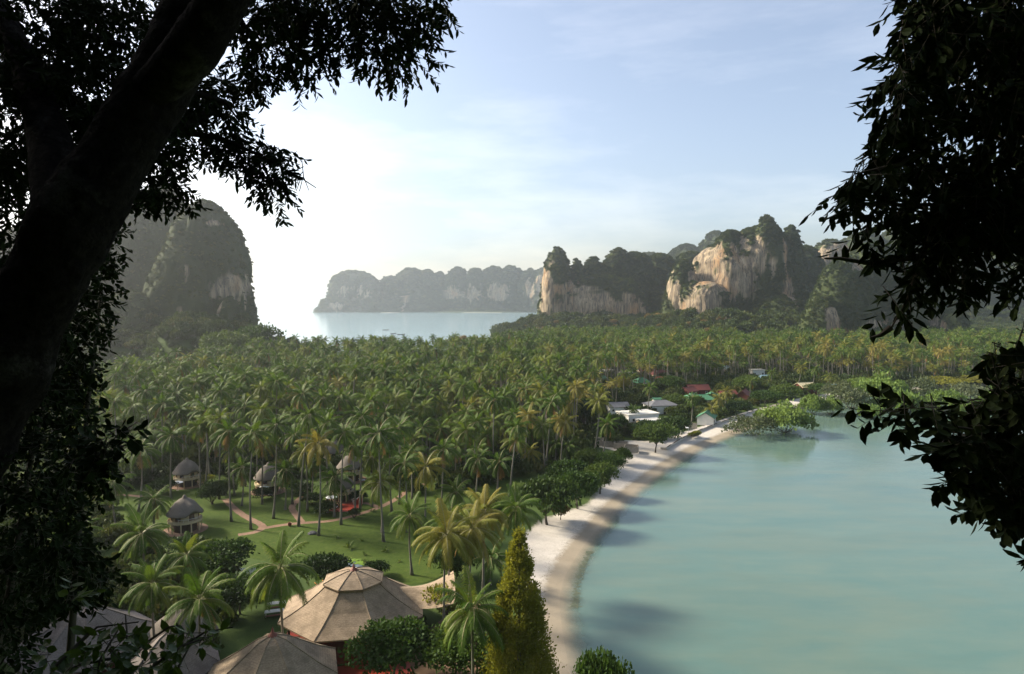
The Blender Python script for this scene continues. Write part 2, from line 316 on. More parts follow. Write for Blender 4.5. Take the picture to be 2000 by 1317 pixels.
# ---- limestone massifs
def rockmat():
    m, nt, b, o = nodes_of('limestone'); b.inputs['Roughness'].default_value = .9; b.inputs['Specular IOR Level'].default_value = .15
    tc = N(nt, 'ShaderNodeTexCoord'); ps = tc.outputs['Object']
    a = N(nt, 'ShaderNodeAttribute', attribute_name='green')
    streak = noise(nt, .22, 8, .72, ps, (1, 1, .07)); patch = noise(nt, .035, 5, .6, ps, (1, 1, .55)); fine = noise(nt, .55, 6, .7, ps, (1, 1, .12))
    c = ramp(nt, streak, [(.30, (.07, .058, .045)), (.44, (.21, .165, .115)), (.56, (.36, .28, .18)), (.74, (.52, .425, .30))])
    c = mixc(nt, ramp(nt, patch, [(.52, (0, 0, 0)), (.66, (.7, .7, .7))]), c, (.36, .20, .085))
    c = mixc(nt, ramp(nt, fine, [(.40, (.8, .8, .8)), (.50, (0, 0, 0))]), c, (.07, .062, .05))
    g = mixc(nt, noise(nt, .25, 4, .6, ps), (.022, .034, .012), (.055, .068, .022))
    nt.links.new(mixc(nt, a.outputs['Fac'], c, g), b.inputs['Base Color'])
    h = N(nt, 'ShaderNodeMath', operation='ADD'); nt.links.new(streak, h.inputs[0]); nt.links.new(fine, h.inputs[1]); bump(nt, h.outputs[0], b, .8, 1.2)
    return m
MAT['rock'] = rockmat()
# bare faces: (px, py, half width, half height, distance)
BARE = {
 'left': [(420, 560, 24, 24, 545), (472, 575, 8, 30, 540), (325, 605, 10, 40, 525), (336, 530, 5, 24, 530), (418, 595, 8, 20, 535), (436, 645, 6, 14, 505), (372, 425, 10, 6, 545), (455, 520, 6, 16, 540)],
 'middle': [(1150, 598, 86, 36, 1030), (1068, 570, 14, 60, 1030), (1225, 602, 40, 30, 1040), (1066, 530, 8, 16, 1030), (1110, 566, 44, 14, 1030)],
 'big': [(1372, 585, 30, 36, 890), (1398, 505, 22, 34, 900), (1400, 555, 46, 36, 895), (1350, 600, 14, 26, 885), (1326, 575, 11, 46, 890), (1432, 560, 26, 34, 890), (1463, 535, 24, 60, 880), (1465, 475, 11, 30, 880), (1440, 520, 20, 44, 890), (1512, 520, 10, 30, 880), (1545, 560, 10, 40, 880), (1424, 635, 15, 24, 805), (1492, 500, 12, 38, 880), (1535, 500, 6, 26, 890)],
 'right': [(1640, 634, 16, 34, 690), (1750, 648, 48, 22, 705), (1862, 640, 12, 26, 705), (1790, 630, 20, 24, 710), (1700, 520, 20, 8, 720), (1610, 545, 5, 10, 700)],
 'ridge': [(1625, 495, 30, 22, 1250), (1680, 490, 30, 26, 1250), (1720, 500, 24, 20, 1270)],
 'far hill': [],
 'headland': [(690, 566, 36, 20, 2030), (650, 598, 14, 8, 2010), (790, 585, 6, 24, 2080), (885, 570, 18, 14, 2080), (925, 575, 18, 18, 2080), (972, 572, 24, 20, 2080), (1035, 565, 10, 22, 2060), (840, 568, 10, 12, 2080), (1055, 560, 10, 26, 2050)],
}
BARE['headland'] = [(a, t, w, h, d * 1.5) for a, t, w, h, d in BARE['headland']]
JUNGLE = []                              # (point, size) gathered for the woods on the massifs
def massif(nm, name, nu=132, nv=56):
    V, F, GR = [], [], []; off = 0
    ell = []
    for (px, py, rx, ry, d) in BARE[nm]: ell.append((np.array(P(px, py, d)), rx * d / FPX, ry * d / FPX))
    for ti, (px, py, hw, d, dr, ro, bx, *rot) in enumerate(MASSIFS[nm]):
        dc = d / (1 - dr * hw / FPX); t0 = P(px, py, dc); Rx = hw * dc / FPX; Ry = Rx * dr; zt = t0.z - 3; zb = -6
        k = max(.6, min(1.5, Rx / 40)); n1 = int(max(72, nu * k)); n2 = int(nv)
        th = np.linspace(0, 2 * np.pi, n1, endpoint=False); tt = np.concatenate([np.linspace(0, .8, int(n2 * .62), endpoint=False), np.linspace(.8, 1, n2 - int(n2 * .62))])
        T, TH = np.meshgrid(tt, th, indexing='ij')
        prof = ((.93 + .09 * np.sin(np.pi * np.clip(T * 1.15, 0, 1))) if bx > 2.5 else (1.42 - .5 * T)) * np.clip(1 - T ** (ro * 1.6), 0, 1) ** (.5)
        cs, sn = np.cos(TH), np.sin(TH); e = 2 / bx
        ux = np.sign(cs) * np.abs(cs) ** e; uy = np.sign(sn) * np.abs(sn) ** e
        if rot: ca, sa = math.cos(R(rot[0])), math.sin(R(rot[0])); ux, uy = ux * ca - uy * dr * sa, (ux * sa + uy * dr * ca) / dr
        x = t0.x + Rx * prof * ux; y = dc + Ry * prof * uy; z = zb + (zt - zb) * T
        p = np.stack([x, y, z], -1).reshape(-1, 3)
        q = p + np.array([0, 0, ti * 13.])
        A = min(1, Rx / 52) * (1.35 if nm == 'left' else 1)
        lob = fbm(q / np.array([34, 34, 60]), 4, 3) * 13 * A + fbm(q / np.array([9, 9, 30]), 4, 8) * 4.2 * A + fbm(q / np.array([60, 60, 9]), 3, 21) * 2.2 * A + fbm(q / np.array([3.2, 3.2, 9]), 3, 31) * 1.3
        rad = np.stack([ux * Rx, uy * Ry, ux * 0], -1).reshape(-1, 3); rad /= np.linalg.norm(rad, axis=1, keepdims=True) + 1e-9
        fade = np.clip(prof.ravel() * 1.6, 0, 1)
        p = p + rad * (lob * fade)[:, None]; p[:, 2] += (1 - fade) * fbm(q / 9, 3, 44) * 3
        V.append(p); nI = np.arange(n1 * n2).reshape(n2, n1) + off
        f = np.stack([nI[:-1], np.roll(nI[:-1], -1, 1), np.roll(nI[1:], -1, 1), nI[1:]], -1).reshape(-1, 4)
        F.append(f); off += n1 * n2
    V = np.concatenate(V); F = np.concatenate(F)
    # green cover
    g = np.ones(len(V)); nb = fbm(V / np.array([16, 16, 22]), 4, 61) + .6 * fbm(V / np.array([3.5, 3.5, 24]), 3, 71)
    for c, rx, rz in ell:
        dd = np.sqrt(((V[:, 0] - c[0]) / rx) ** 2 + ((V[:, 2] - c[2]) / rz) ** 2 + (np.maximum(np.abs(V[:, 1] - c[1]) - 45, 0) / 30) ** 2)
        g = np.minimum(g, sstep(.70, 1.06, dd + nb * .95))
    a, b_, c_ = V[F[:, 0]], V[F[:, 1]], V[F[:, 3]]
    nrm = np.cross(b_ - a, c_ - a); ar = np.linalg.norm(nrm, axis=1); nrm /= ar[:, None] + 1e-9
    cen = V[F].mean(1); gf = g[F].mean(1)
    steep = np.clip(nrm[:, 2], 0, 1)
    spot = fbm(cen / np.array([12, 12, 30]), 4, 91)
    gf = np.where((gf > .9) & (steep < .22) & (spot > .36), .15, gf)      # scattered bare ledges
    me = np_mesh(name, V, F, [MAT['rock']], smooth=True)
    gv = g.copy(); vattr(me, 'green', np.clip(gv, 0, 1)); obj(name, me, kind='structure')
    tow = CAMV - cen; tow /= np.linalg.norm(tow, axis=1, keepdims=True)
    vis = (nrm * tow).sum(1) > -.25
    D = cen[:, 1].mean(); s0 = max(1.8, D * .0027)
    w = ar * vis * (gf > .5) * (cen[:, 2] > 6) * (.8 + .5 * steep)
    n = int(min(8000, w.sum() / (s0 * s0) * .62))
    if n > 5:
        pick = rng.choice(len(F), n, p=w / w.sum()); uv = rng.random((n, 2))
        fa, fb, fc, fd = (V[F[pick, i]] for i in range(4))
        pt = (fa * (1 - uv[:, :1]) + fb * uv[:, :1]) * (1 - uv[:, 1:]) + (fd * (1 - uv[:, :1]) + fc * uv[:, :1]) * uv[:, 1:]
        sz = s0 * (.55 + .8 * rng.random(n) ** 1.6) * (.85 + .25 * steep[pick])
        pt[:, 2] -= sz * .35
        JUNGLE.append((nm, pt, sz, nrm[pick]))
for nm, name in (('left', 'cliff'), ('middle', 'cliff'), ('big', 'cliff'), ('right', 'cliff'), ('ridge', 'hills'), ('far hill', 'hills'), ('headland', 'cliff')):
    massif(nm, name)
# ================================================================== plants
def quads_mesh(name, P0, U, W, mat, shape='leaf'):
    # one small leaf per row: base point, long axis vector, half width vector
    n = len(P0); V = np.empty((n, 4, 3), np.float32)
    V[:, 0] = P0; V[:, 1] = P0 + U * .5 + W; V[:, 2] = P0 + U; V[:, 3] = P0 + U * .45 - W
    return np_mesh(name, V.reshape(-1, 3), np.arange(n * 4).reshape(n, 4), [mat])
def unit(v): return v / (np.linalg.norm(v, axis=-1, keepdims=True) + 1e-9)
def crown_arrays(n, leaf, seed, lobes=11, flat=.8, lift=.0, lobe_r=.42, spread=1.0, wd=.34):
    # crown inside a box of radius 1 and height 1 (z 0..1)
    r = np.random.default_rng(seed); cs = []
    for k in range(lobes):
        a = k * 2.4 + r.random(); q = math.sqrt((k + .5) / lobes) * .66 * spread; h = .30 + .42 * (1 - q) + .22 * r.random() - .10
        cs.append((q * math.cos(a), q * math.sin(a), h, lobe_r * (.65 + .6 * r.random())))
    cs = np.array(cs); k = r.integers(0, lobes, n); c = cs[k]
    d = unit(r.normal(size=(n, 3))); d[:, 2] = np.where(d[:, 2] < -.35, -d[:, 2], d[:, 2])
    rad = c[:, 3] * (r.random(n) ** .25) * (1 + .12 * r.normal(size=n))
    p = c[:, :3] + d * rad[:, None] * np.array([1, 1, .72]); p[:, 2] = p[:, 2] * flat + lift
    u = unit(d + .9 * r.normal(size=(n, 3)) + np.array([0, 0, -.25])); w = unit(np.cross(u, d + .6 * r.normal(size=(n, 3))))
    L = leaf * (.6 + .8 * r.random(n)); return p, u * L[:, None], w * (L * wd)[:, None], cs
CROWN = {}
def crown_mesh(key, mat, *a, **k):
    p, u, w, cs = crown_arrays(*a, **k); CROWN[key] = (quads_mesh('crown', p, u, w, MAT[mat]), cs); return CROWN[key]
for i in range(3):
    crown_mesh(('tree', i), 'leaf_tree', 5200, .085, 100 + i, lobes=13); crown_mesh(('dark', i), 'leaf_dark', 5200, .085, 110 + i, lobes=12)
    crown_mesh(('mangrove', i), 'leaf_mangrove', 3600, .085, 120 + i, lobes=17, lobe_r=.30, flat=.95, spread=1.15); crown_mesh(('grey', i), 'leaf_grey', 1700, .08, 130 + i, lobes=17, lobe_r=.30, flat=.95, spread=1.15)
    crown_mesh(('olive', i), 'leaf_olive', 4200, .085, 140 + i, lobes=14); crown_mesh(('jungle', i), 'leaf_jungle', 620, .20, 150 + i, lobes=9, lobe_r=.46, wd=.42)
    crown_mesh(('rust', i), 'leaf_rust', 2600, .10, 160 + i, lobes=15, lobe_r=.28, spread=.9)
    crown_mesh(('shrub', i), 'leaf_dark', 1500, .13, 170 + i, lobes=8, lobe_r=.44); crown_mesh(('bright', i), 'leaf_olive', 1500, .12, 180 + i, lobes=8, lobe_r=.44)
def tree(name, base, w, h, kind, label, cat='tree', group=None, trunk_h=.3, var=0, rz=None, stems=1, mat='bark'):
    """broadleaf tree: crown w wide, whole h high; limbs reach the crown's lobes"""
    t = empty(name, base, random.random() * 6 if rz is None else rz, label, cat, group)
    me, cs = CROWN[(kind, var % 3)]; th = h * trunk_h; ch = (h - th) / .98
    obj('crown', me, t, loc=(0, 0, th), scl=(w / 2 * .92, w / 2 * .92, ch))
    mb = MB(); r0 = max(.10, h * .022)
    fork = Vector((.02 * w, 0, th * .75 + ch * .08)); 
    roots = [Vector((0, 0, -.4))] if stems == 1 else [Vector((.05 * w * math.cos(a), .05 * w * math.sin(a), -.4)) for a in (0, 2.1, 4.2)]
    for s in roots: mb.tube([s, s * .5 + fork * .5 + Vector((0, .01 * w, 0)), fork], [r0 * 1.3, r0, r0 * .85], 7)
    for j, c in enumerate(cs[:9]):
        e = Vector((c[0] * w / 2 * .9, c[1] * w / 2 * .9, th + c[2] * ch * .8)); st_ = fork if stems == 1 else roots[j % 3] * .5 + fork * .5
        mb.tube([st_, st_ * .5 + e * .5 + Vector((0, 0, -.04 * h)), e], [r0 * .6, r0 * .38, r0 * .15], 5, False)
    mb.build('trunk', MAT[mat], t, True)
    return t
# ---- coconut palms
def frond_arrays(L, a0, droop, pairs, leaflet, lw, seed, two=True, rib=.075):
    r = np.random.default_rng(seed); n = 13; ts = np.linspace(0, 1, n); pts = [np.zeros(3)]; side = r.normal() * .12
    for t in ts[1:]:
        a = a0 - droop * (t ** 1.25); pts.append(pts[-1] + np.array([math.cos(a), side * t, math.sin(a)]) * L / (n - 1))
    pts = np.array(pts); V, F, MI = [], [], []
    def q(a, b, c, d, m=0): k = len(V); V.extend([a, b, c, d]); F.append((k, k + 1, k + 2, k + 3)); MI.append(m)
    for i in range(0, n - 1, 2):         # pale rib, a little above the leaflets
        j = min(i + 2, n - 1); w0, w1 = rib * (1 - ts[i] * .8), rib * (1 - ts[j] * .8); u = np.array([0, 0, .03])
        q(pts[i] + [0, w0, 0] + u, pts[i] - [0, w0, 0] + u, pts[j] - [0, w1, 0] + u, pts[j] + [0, w1, 0] + u, 1)
    for k in range(pairs):
        t = .15 + .85 * (k + r.random() * .5) / pairs; x = t * (n - 1); i = min(int(x), n - 2); p = pts[i] + (pts[i + 1] - pts[i]) * (x - i); tg = unit(pts[i + 1] - pts[i])
        l = leaflet * (.55 + .6 * math.sin(math.pi * min(1, .10 + t * .9)) ** .8) * (.8 + .35 * r.random())
        for s in (-1, 1):
            dr = .5 + .7 * r.random(); d = unit(np.array([0, s, 0]) * .8 + tg * (.42 + .3 * t) + np.array([0, 0, .08 - .35 * dr])); wv = tg * lw
            m_ = p + d * l * .5; d2 = unit(d * .7 + np.array([0, 0, -1.15 * dr])); e = m_ + d2 * l * .55
            if two: q(p - wv * .7, p + wv * .7, m_ + wv, m_ - wv); q(m_ - wv, m_ + wv, e + wv * .12, e - wv * .12)
            else: q(p - wv * .8, p + wv * .8, p + (e - p) + wv * .5, p + (e - p) - wv * .5)
    return np.array(V, np.float32), np.array(F, np.int32), np.array(MI)
def frond_set(n, seed, fall=0.):
    r = np.random.default_rng(seed); out = []
    for k in range(n):
        t = k / (n - 1); el = 82 - 122 * t ** .85 - fall * t + r.normal() * 7
        out.append((k * 2.39996 + r.normal() * .12, R(el), R(44 + 36 * math.sin(math.pi * min(1, .12 + t * .8)) + r.normal() * 8), .82 + .25 * math.sin(math.pi * (.15 + .7 * t)) + .06 * r.normal()))
    return out
NEARF = {}
for c, (a0, dr) in enumerate(((78, 40), (58, 66), (38, 82), (16, 84), (-8, 70), (-34, 46))):
    for v in range(2):
        V, F, MI = frond_arrays(4.9, R(a0), R(dr), 54, 1.0, .042, 300 + c * 7 + v); NEARF[(c, v)] = np_mesh('frond', V, F, [MAT['frond'], MAT['rib']], mi=MI)
NEARG = {}
for k, me in NEARF.items():
    m2 = me.copy(); m2.materials[0] = MAT['frond_sunlit_gold']; NEARG[k] = m2
DRYF = NEARF[(5, 0)].copy(); DRYF.materials[0] = MAT['frond_dry']
MIDC = []
def mid_crown(seed, n, mat, pairs=26, fall=0.):
    AV, AF, o = [], [], 0; MI = []
    for j, (az, el, dr, s) in enumerate(frond_set(n, seed, fall)):
        V, F, M1 = frond_arrays(4.7 * s, el, dr, pairs, .98, .085, seed * 50 + j, False, .10); c, s_ = math.cos(az), math.sin(az)
        V = V @ np.array([[c, s_, 0], [-s_, c, 0], [0, 0, 1]]); AV.append(V); AF.append(F + o); o += len(V)
        MI.append(np.full(len(F), 2) if (j >= n - 2 and seed % 2) else M1)
    return np_mesh('crown', np.concatenate(AV), np.concatenate(AF), [mat, MAT['rib'], MAT['frond_dry']], mi=np.concatenate(MI))
for s in range(5): MIDC.append(mid_crown(s + 1, 23 + s % 4, MAT['frond'], fall=8 * (s % 3) - 4))
MIDG = [mid_crown(s + 21, 23, MAT['frond_sunlit_gold'], fall=6) for s in range(2)]
TRUNKS = []
def trunk_mesh(top, seed, h=20, r0=.24, boot=True):
    r = random.Random(seed); b = Vector((r.uniform(-.4, .4), r.uniform(-.4, .4), 0)); top = Vector(top); pts, rad = [], []
    for i in range(11):
        t = i / 10; p = top * t + Vector((0, 0, 0)) + b * math.sin(math.pi * t) * (h / 14); 
        pts.append(p if i else p - Vector((0, 0, .3))); rad.append(r0 * (1.9 if t < .02 else 1.25 if t < .12 else 1 - .45 * t))
    mb = MB().tube(pts, rad, 8)
    me = bpy.data.meshes.new('trunk'); me.from_pydata(mb.v, [], mb.f); me.materials.append(MAT['trunk_palm'])
    me.polygons.foreach_set('use_smooth', [True] * len(me.polygons)); me.update(); return me
for s in range(5): TRUNKS.append(trunk_mesh(((s - 2) * .5, (s % 3 - 1) * .6, 20), s))
NPALM = [0]
def palm(base, top, label, group=None, near=False, gold=False, s=1.0, seed=0):
    t = empty('coconut_palm', base, 0, label, 'palm tree', group); tl = Vector(top) - Vector(base)
    obj('trunk', trunk_mesh(tl, seed, tl.z, .22 if tl.z > 9 else .28), t)
    if near:
        cr = empty('crown', tl, random.random() * 6); cr.parent = t; cr.scale = (s, s, s)
        r = random.Random(seed)
        for j, (az, el, dr, q) in enumerate(frond_set(28, 900 + seed)):
            c = min(range(6), key=lambda i: abs(R((78, 58, 38, 16, -8, -34)[i]) - el)); me = (NEARG if gold else NEARF)[(c, r.randrange(2))]
            if j >= 26 and seed % 3 == 0: me = DRYF
            o = obj('frond', me, cr, rot=(r.uniform(-.12, .12), 0, az), scl=q * r.uniform(.95, 1.1))
    else:
        obj('crown', random.choice(MIDG if gold else MIDC), t, loc=tl, rot=(0, 0, random.random() * 6), scl=s)
    return t
# ---- scattering of what nobody could count
def scatter(name, pts, scl, rot, var, protos, label=None):
    """protos: list of lists of (object, z offset); one instance of protos[var] at each point"""
    me = bpy.data.meshes.new(name); me.vertices.add(len(pts)); me.vertices.foreach_set('co', np.asarray(pts, np.float32).ravel())
    for nm_, ty, a in (('scl', 'FLOAT_VECTOR', scl), ('rot', 'FLOAT_VECTOR', rot)):
        at = me.attributes.new(nm_, ty, 'POINT'); at.data.foreach_set('vector', np.asarray(a, np.float32).ravel())
    at = me.attributes.new('var', 'INT', 'POINT'); at.data.foreach_set('value', np.asarray(var, np.int32)); me.update()
    o = obj(name, me, kind='stuff', label=label)
    ng = bpy.data.node_groups.new(name, 'GeometryNodeTree'); ng.interface.new_socket('Geometry', in_out='INPUT', socket_type='NodeSocketGeometry'); ng.interface.new_socket('Geometry', in_out='OUTPUT', socket_type='NodeSocketGeometry')
    gi = ng.nodes.new('NodeGroupInput'); go = ng.nodes.new('NodeGroupOutput'); jo = ng.nodes.new('GeometryNodeJoinGeometry'); L = ng.links
    def na(n, t): x = ng.nodes.new('GeometryNodeInputNamedAttribute'); x.data_type = t; x.inputs[0].default_value = n; return x.outputs[0]
    ns, nr, nv = na('scl', 'FLOAT_VECTOR'), na('rot', 'FLOAT_VECTOR'), na('var', 'INT')
    for k, pr in enumerate(protos):
        j2 = ng.nodes.new('GeometryNodeJoinGeometry')
        for (po, zo) in pr:
            oi = ng.nodes.new('GeometryNodeObjectInfo'); oi.inputs[0].default_value = po; oi.transform_space = 'ORIGINAL'; g = oi.outputs['Geometry']
            if zo:
                tf = ng.nodes.new('GeometryNodeTransform'); L.new(g, tf.inputs[0]); tf.inputs['Translation'].default_value = (0, 0, zo); g = tf.outputs[0]
            L.new(g, j2.inputs[0])
        cp = ng.nodes.new('FunctionNodeCompare'); cp.data_type = 'INT'; cp.operation = 'EQUAL'
        L.new(nv, cp.inputs[2]); cp.inputs[3].default_value = k
        ip = ng.nodes.new('GeometryNodeInstanceOnPoints'); L.new(gi.outputs[0], ip.inputs['Points']); L.new(cp.outputs[0], ip.inputs['Selection']); L.new(j2.outputs[0], ip.inputs['Instance']); L.new(nr, ip.inputs['Rotation']); L.new(ns, ip.inputs['Scale'])
        L.new(ip.outputs[0], jo.inputs[0])
    L.new(jo.outputs[0], go.inputs[0]); md = o.modifiers.new('scatter', 'NODES'); md.node_group = ng
    return o
# ---- hand-placed palms: crown px, crown py, base px, base py, near, gold, scale, label
HP = [
 (404, 825, 399, 964, 0, 0, 1.05, 'tall coconut palm behind the left half of the nearer round bungalow'),
 (335, 852, 334, 975, 0, 0, 1.05, 'tall coconut palm rising behind the thatched roof of the nearest bungalow'),
 (275, 880, 270, 1000, 0, 0, 1.1, 'leaning coconut palm on the grass left of the bungalows'),
 (448, 843, 452, 1019, 0, 0, 1.0, 'slender coconut palm on the lawn triangle left of the path fork'),
 (496, 846, 490, 1034, 0, 0, 1.0, 'tall coconut palm at the inner edge of the brick path fork'),
 (540, 831, 534, 1013, 0, 0, 1.0, 'tall straight palm on the lawn in front of the parasol and lounger'),
 (622, 867, 622, 1046, 0, 1, 1.0, 'bright yellow-green coconut palm standing on the open lawn below the path'),
 (605, 812, 583, 1028, 0, 0, 1.0, 'leaning tall palm rooted at the bend of the brick path'),
 (672, 846, 666, 1025, 0, 0, 1.0, 'tall palm at the edge of the path before the red-floored terrace'),
 (739, 848, 749, 1058, 0, 0, 1.1, 'very tall palm alone on the lawn right of the path'),
 (707, 815, 703, 995, 0, 0, 1.0, 'tall palm between the path and the terrace steps'),
 (388, 835, 392, 968, 0, 0, .95, 'slim palm just right of the nearest bungalow roof'),
 (430, 818, 428, 975, 0, 0, .95, 'slim palm at the upper end of the left brick path'),
 (515, 868, 512, 985, 0, 0, .9, 'palm between the path fork and the parasol'),
 (575, 850, 571, 985, 0, 0, .95, 'palm on the grass inside the path bend'),
 (596, 884, 600, 1000, 0, 0, .9, 'palm right beside the curved brick path, below the leaning one'),
 (640, 826, 640, 985, 0, 0, .95, 'tall palm left of the terrace parasol'),
 (690, 870, 694, 1005, 0, 0, .9, 'palm at the edge of the red terrace floor'),
 (762, 862, 765, 1000, 0, 0, .95, 'palm above the end of the long brick path'),
 (778, 836, 780, 985, 0, 0, .95, 'tall palm beside the joint of the side path'),
 (610, 905, 608, 975, 0, 0, .85, 'short palm behind the curved brick path'),
 (455, 878, 458, 968, 0, 0, .9, 'palm over the dark shrubs along the left path'),
 (790, 905, 792, 1040, 0, 0, .95, 'palm on the right half of the lawn beside the full golden one'),
 (473, 913, 472, 988, 0, 0, 1.0, 'short palm on the lawn behind the path fork'),
 (558, 919, 557, 996, 0, 0, 1.05, 'short palm hiding the right side of the bungalow with the white parasol'),
 (654, 934, 653, 1010, 0, 0, 1.15, 'low full palm in front of the terrace bungalow'),
 (742, 943, 746, 1040, 0, 0, 1.15, 'short drooping palm beside the very tall lawn palm'),
 (727, 894, 726, 990, 0, 0, 1.0, 'middle-sized palm right of the terrace bungalow roof'),
 (220, 943, 229, 1040, 0, 0, 1.15, 'dark spreading palm at the left edge of the grounds'),
 (302, 976, 300, 1040, 0, 0, 1.0, 'low palm with drooping ribs left of the nearest bungalow'),
 (277, 1042, 285, 1120, 1, 0, 1.0, 'dark arching palm below the nearest bungalow'),
 (511, 803, 505, 960, 0, 0, 1.0, 'bright-tipped palm behind the path fork palms'),
 (478, 794, 480, 950, 0, 0, 1.0, 'palm above the gap between the two left bungalows'),
 (831, 913, 830, 1022, 0, 1, 1.2, 'full golden palm right of the open lawn'),
 (803, 882, 805, 975, 0, 0, 1.0, 'palm just behind the full golden palm'),
 (866, 879, 862, 994, 0, 0, 1.05, 'tall palm on the grass right of the full golden palm'),
 (891, 873, 890, 945, 0, 0, 1.0, 'palm with bare trunk pair in the middle of the grove edge'),
 (910, 843, 908, 943, 0, 0, 1.05, 'broad palm over the twin trunks at the grove edge'),
 (934, 897, 929, 970, 0, 0, 1.05, 'drooping palm above the dark shrubs by the beach trees'),
 (975, 903, 972, 958, 0, 0, 1.05, 'pale palm left of the dark beach tree'),
 (993, 834, 988, 890, 0, 1, .95, 'pale gold palm left of the dense shrub mass'),
 (1010, 834, 995, 970, 0, 0, .95, 'long-trunked leaning palm left of the dark beach tree'),
 (1031, 812, 1022, 918, 0, 1, .95, 'golden palm with a straight pale trunk over the beach shrubs'),
 (1034, 882, 1032, 918, 0, 1, .85, 'small palm with orange fronds above the dark beach tree'),
 (961, 803, 961, 858, 0, 1, .95, 'pale palm in the grove left of the tall golden pair'),
 (938, 803, 940, 862, 0, 0, .95, 'green palm beside the pale grove palm'),
 (1030, 764, 1040, 850, 0, 1, 1.0, 'tall golden palm, left one of the high pair'),
 (1057, 765, 1052, 872, 0, 1, 1.0, 'tall golden palm, right one of the high pair'),
 (1077, 787, 1066, 909, 0, 0, 1.0, 'tall green palm right of the high golden pair'),
 (1105, 825, 1095, 909, 0, 1, 1.0, 'leaning golden palm on the grass behind the beach hedge'),
 (1092, 820, 1100, 905, 0, 1, .85, 'smaller golden palm crossing the leaning one'),
 (1130, 755, 1124, 858, 0, 1, 1.0, 'highest palm left of the white-roofed house'),
 (1169, 785, 1158, 897, 0, 1, 1.05, 'golden leaning palm left of the concrete pens'),
 (1176, 770, 1164, 868, 0, 1, .9, 'golden palm rising behind the leaning one by the pens'),
 (1187, 828, 1178, 885, 0, 0, 1.05, 'palm on the sand in front of the concrete pens'),
 (800, 1008, 805, 1090, 1, 0, .92, 'round-crowned palm on the lawn right of the open grass'),
 (891, 961, 889, 1010, 0, 0, 1.1, 'low palm under the tall grove-edge palms'),
 (1107, 873, 1107, 905, 0, 0, 1.0, 'low bushy palm behind the beach hedge'),
 (1085, 868, 1085, 903, 0, 0, .9, 'second low bushy palm behind the beach hedge'),
 (872, 1046, 862, 1130, 1, 1, 1.1, 'big palm with long golden arching fronds at the lawn end'),
 (922, 1034, 912, 1120, 1, 1, 1.05, 'big palm with orange-ribbed fronds left of the conical tree'),
 (946, 1000, 940, 1085, 1, 1, 1.1, 'big pale-topped palm behind the golden arching ones'),
 (1008, 994, 1000, 1070, 1, 0, 1.0, 'green palm leaning over the sand behind the conical tree'),
 (880, 1020, 870, 1095, 1, 0, .95, 'green palm squeezed behind the golden arching palms'),
 (922, 1192, 925, 1290, 1, 0, 1.0, 'dark-hearted palm left of the conical tree at the bottom'),
 (548, 1108, 552, 1232, 1, 0, 1.12, 'big palm with white ribs beside the lily pond'),
 (390, 1172, 395, 1270, 1, 0, 1.0, 'feathery palm over the brown thatched roof at the bottom'),
 (298, 1140, 296, 1240, 1, 0, .85, 'dim palm in the shade above the grey roofs'),
 (145, 1045, 150, 1120, 1, 0, .85, 'shaded palm behind the twigs at the far left bottom'),
 (365, 1085, 362, 1160, 1, 0, .8, 'small dark palm below the nearest bungalow, right of the arching one'),
 (960, 1090, 955, 1140, 0, 0, 1.0, 'short palm wedged left of the conical tree tip'),
 (1406, 778, 1402, 812, 0, 1, .9, 'golden palm behind the green-roofed beach house'),
 (1420, 765, 1416, 806, 0, 1, .9, 'golden palm just inland of the green-roofed beach house'),
 (1390, 800, 1386, 826, 0, 1, .85, 'golden drooping palm in front of the green gable'),
 (1352, 778, 1350, 830, 0, 0, .8, 'thin palm left of the green-roofed beach house'),
 (1270, 758, 1264, 815, 0, 0, .9, 'palm rising right behind the white-roofed house'),
 (1238, 800, 1236, 830, 0, 0, .7, 'small palm in front of the white-roofed house'),
 (1566, 718, 1556, 762, 0, 1, .95, 'leaning orange-tinted palm beside the cream-roofed hut'),
 (1592, 722, 1584, 765, 0, 0, .95, 'leaning palm right of the cream-roofed hut'),
 (1508, 728, 1506, 760, 0, 0, .8, 'pale small palm right of the blue-roofed house'),
 (1468, 745, 1464, 775, 0, 0, .9, 'palm right of the red-roofed house near the beach'),
 (1342, 700, 1342, 745, 0, 1, .9, 'tall palm with pale top behind the village roofs'),
 (1620, 735, 1612, 762, 0, 0, .9, 'leaning palm at the shore behind the mangroves'),
 (1716, 722, 1706, 758, 0, 0, .95, 'leaning palm over the mangroves, left of the pair'),
 (1738, 726, 1724, 762, 0, 0, .95, 'leaning palm over the mangroves, right of the pair'),
 (1832, 720, 1832, 750, 0, 0, .95, 'round-crowned palm at the shore behind the dark hedge'),
 (1885, 722, 1885, 750, 0, 0, .95, 'palm at the shore near the dark leaves at the far right'),
]
BLOCK = []                               # (x, y, r) kept free of scattered plants
palm_xy = []
for i, (cx, cy, bx, by, near, gold, s, lab) in enumerate(HP):
    if by >= 1060 and near:              # the base stands hidden below the crown: a likely height
        hz = {1046: 17, 1034: 17, 1000: 16, 994: 15, 1020: 16, 1192: 14, 1108: 16, 1172: 13, 1140: 13, 1045: 15, 1085: 13, 1042: 15, 1008: 12.5}.get(cy, 14)
        top = G(cx, cy, hz); b_ = Vector((top.x + (bx - cx) / FPX * top.y * .6, top.y + .6, 0))
        b_.z = float(height([b_.x], [b_.y])[0][0])
    else:
        b_ = G(bx, by); top = P(cx, cy, b_.y + .5)
    palm(b_, top, lab, None, bool(near), bool(gold), s, i); palm_xy.append((b_.x, b_.y))

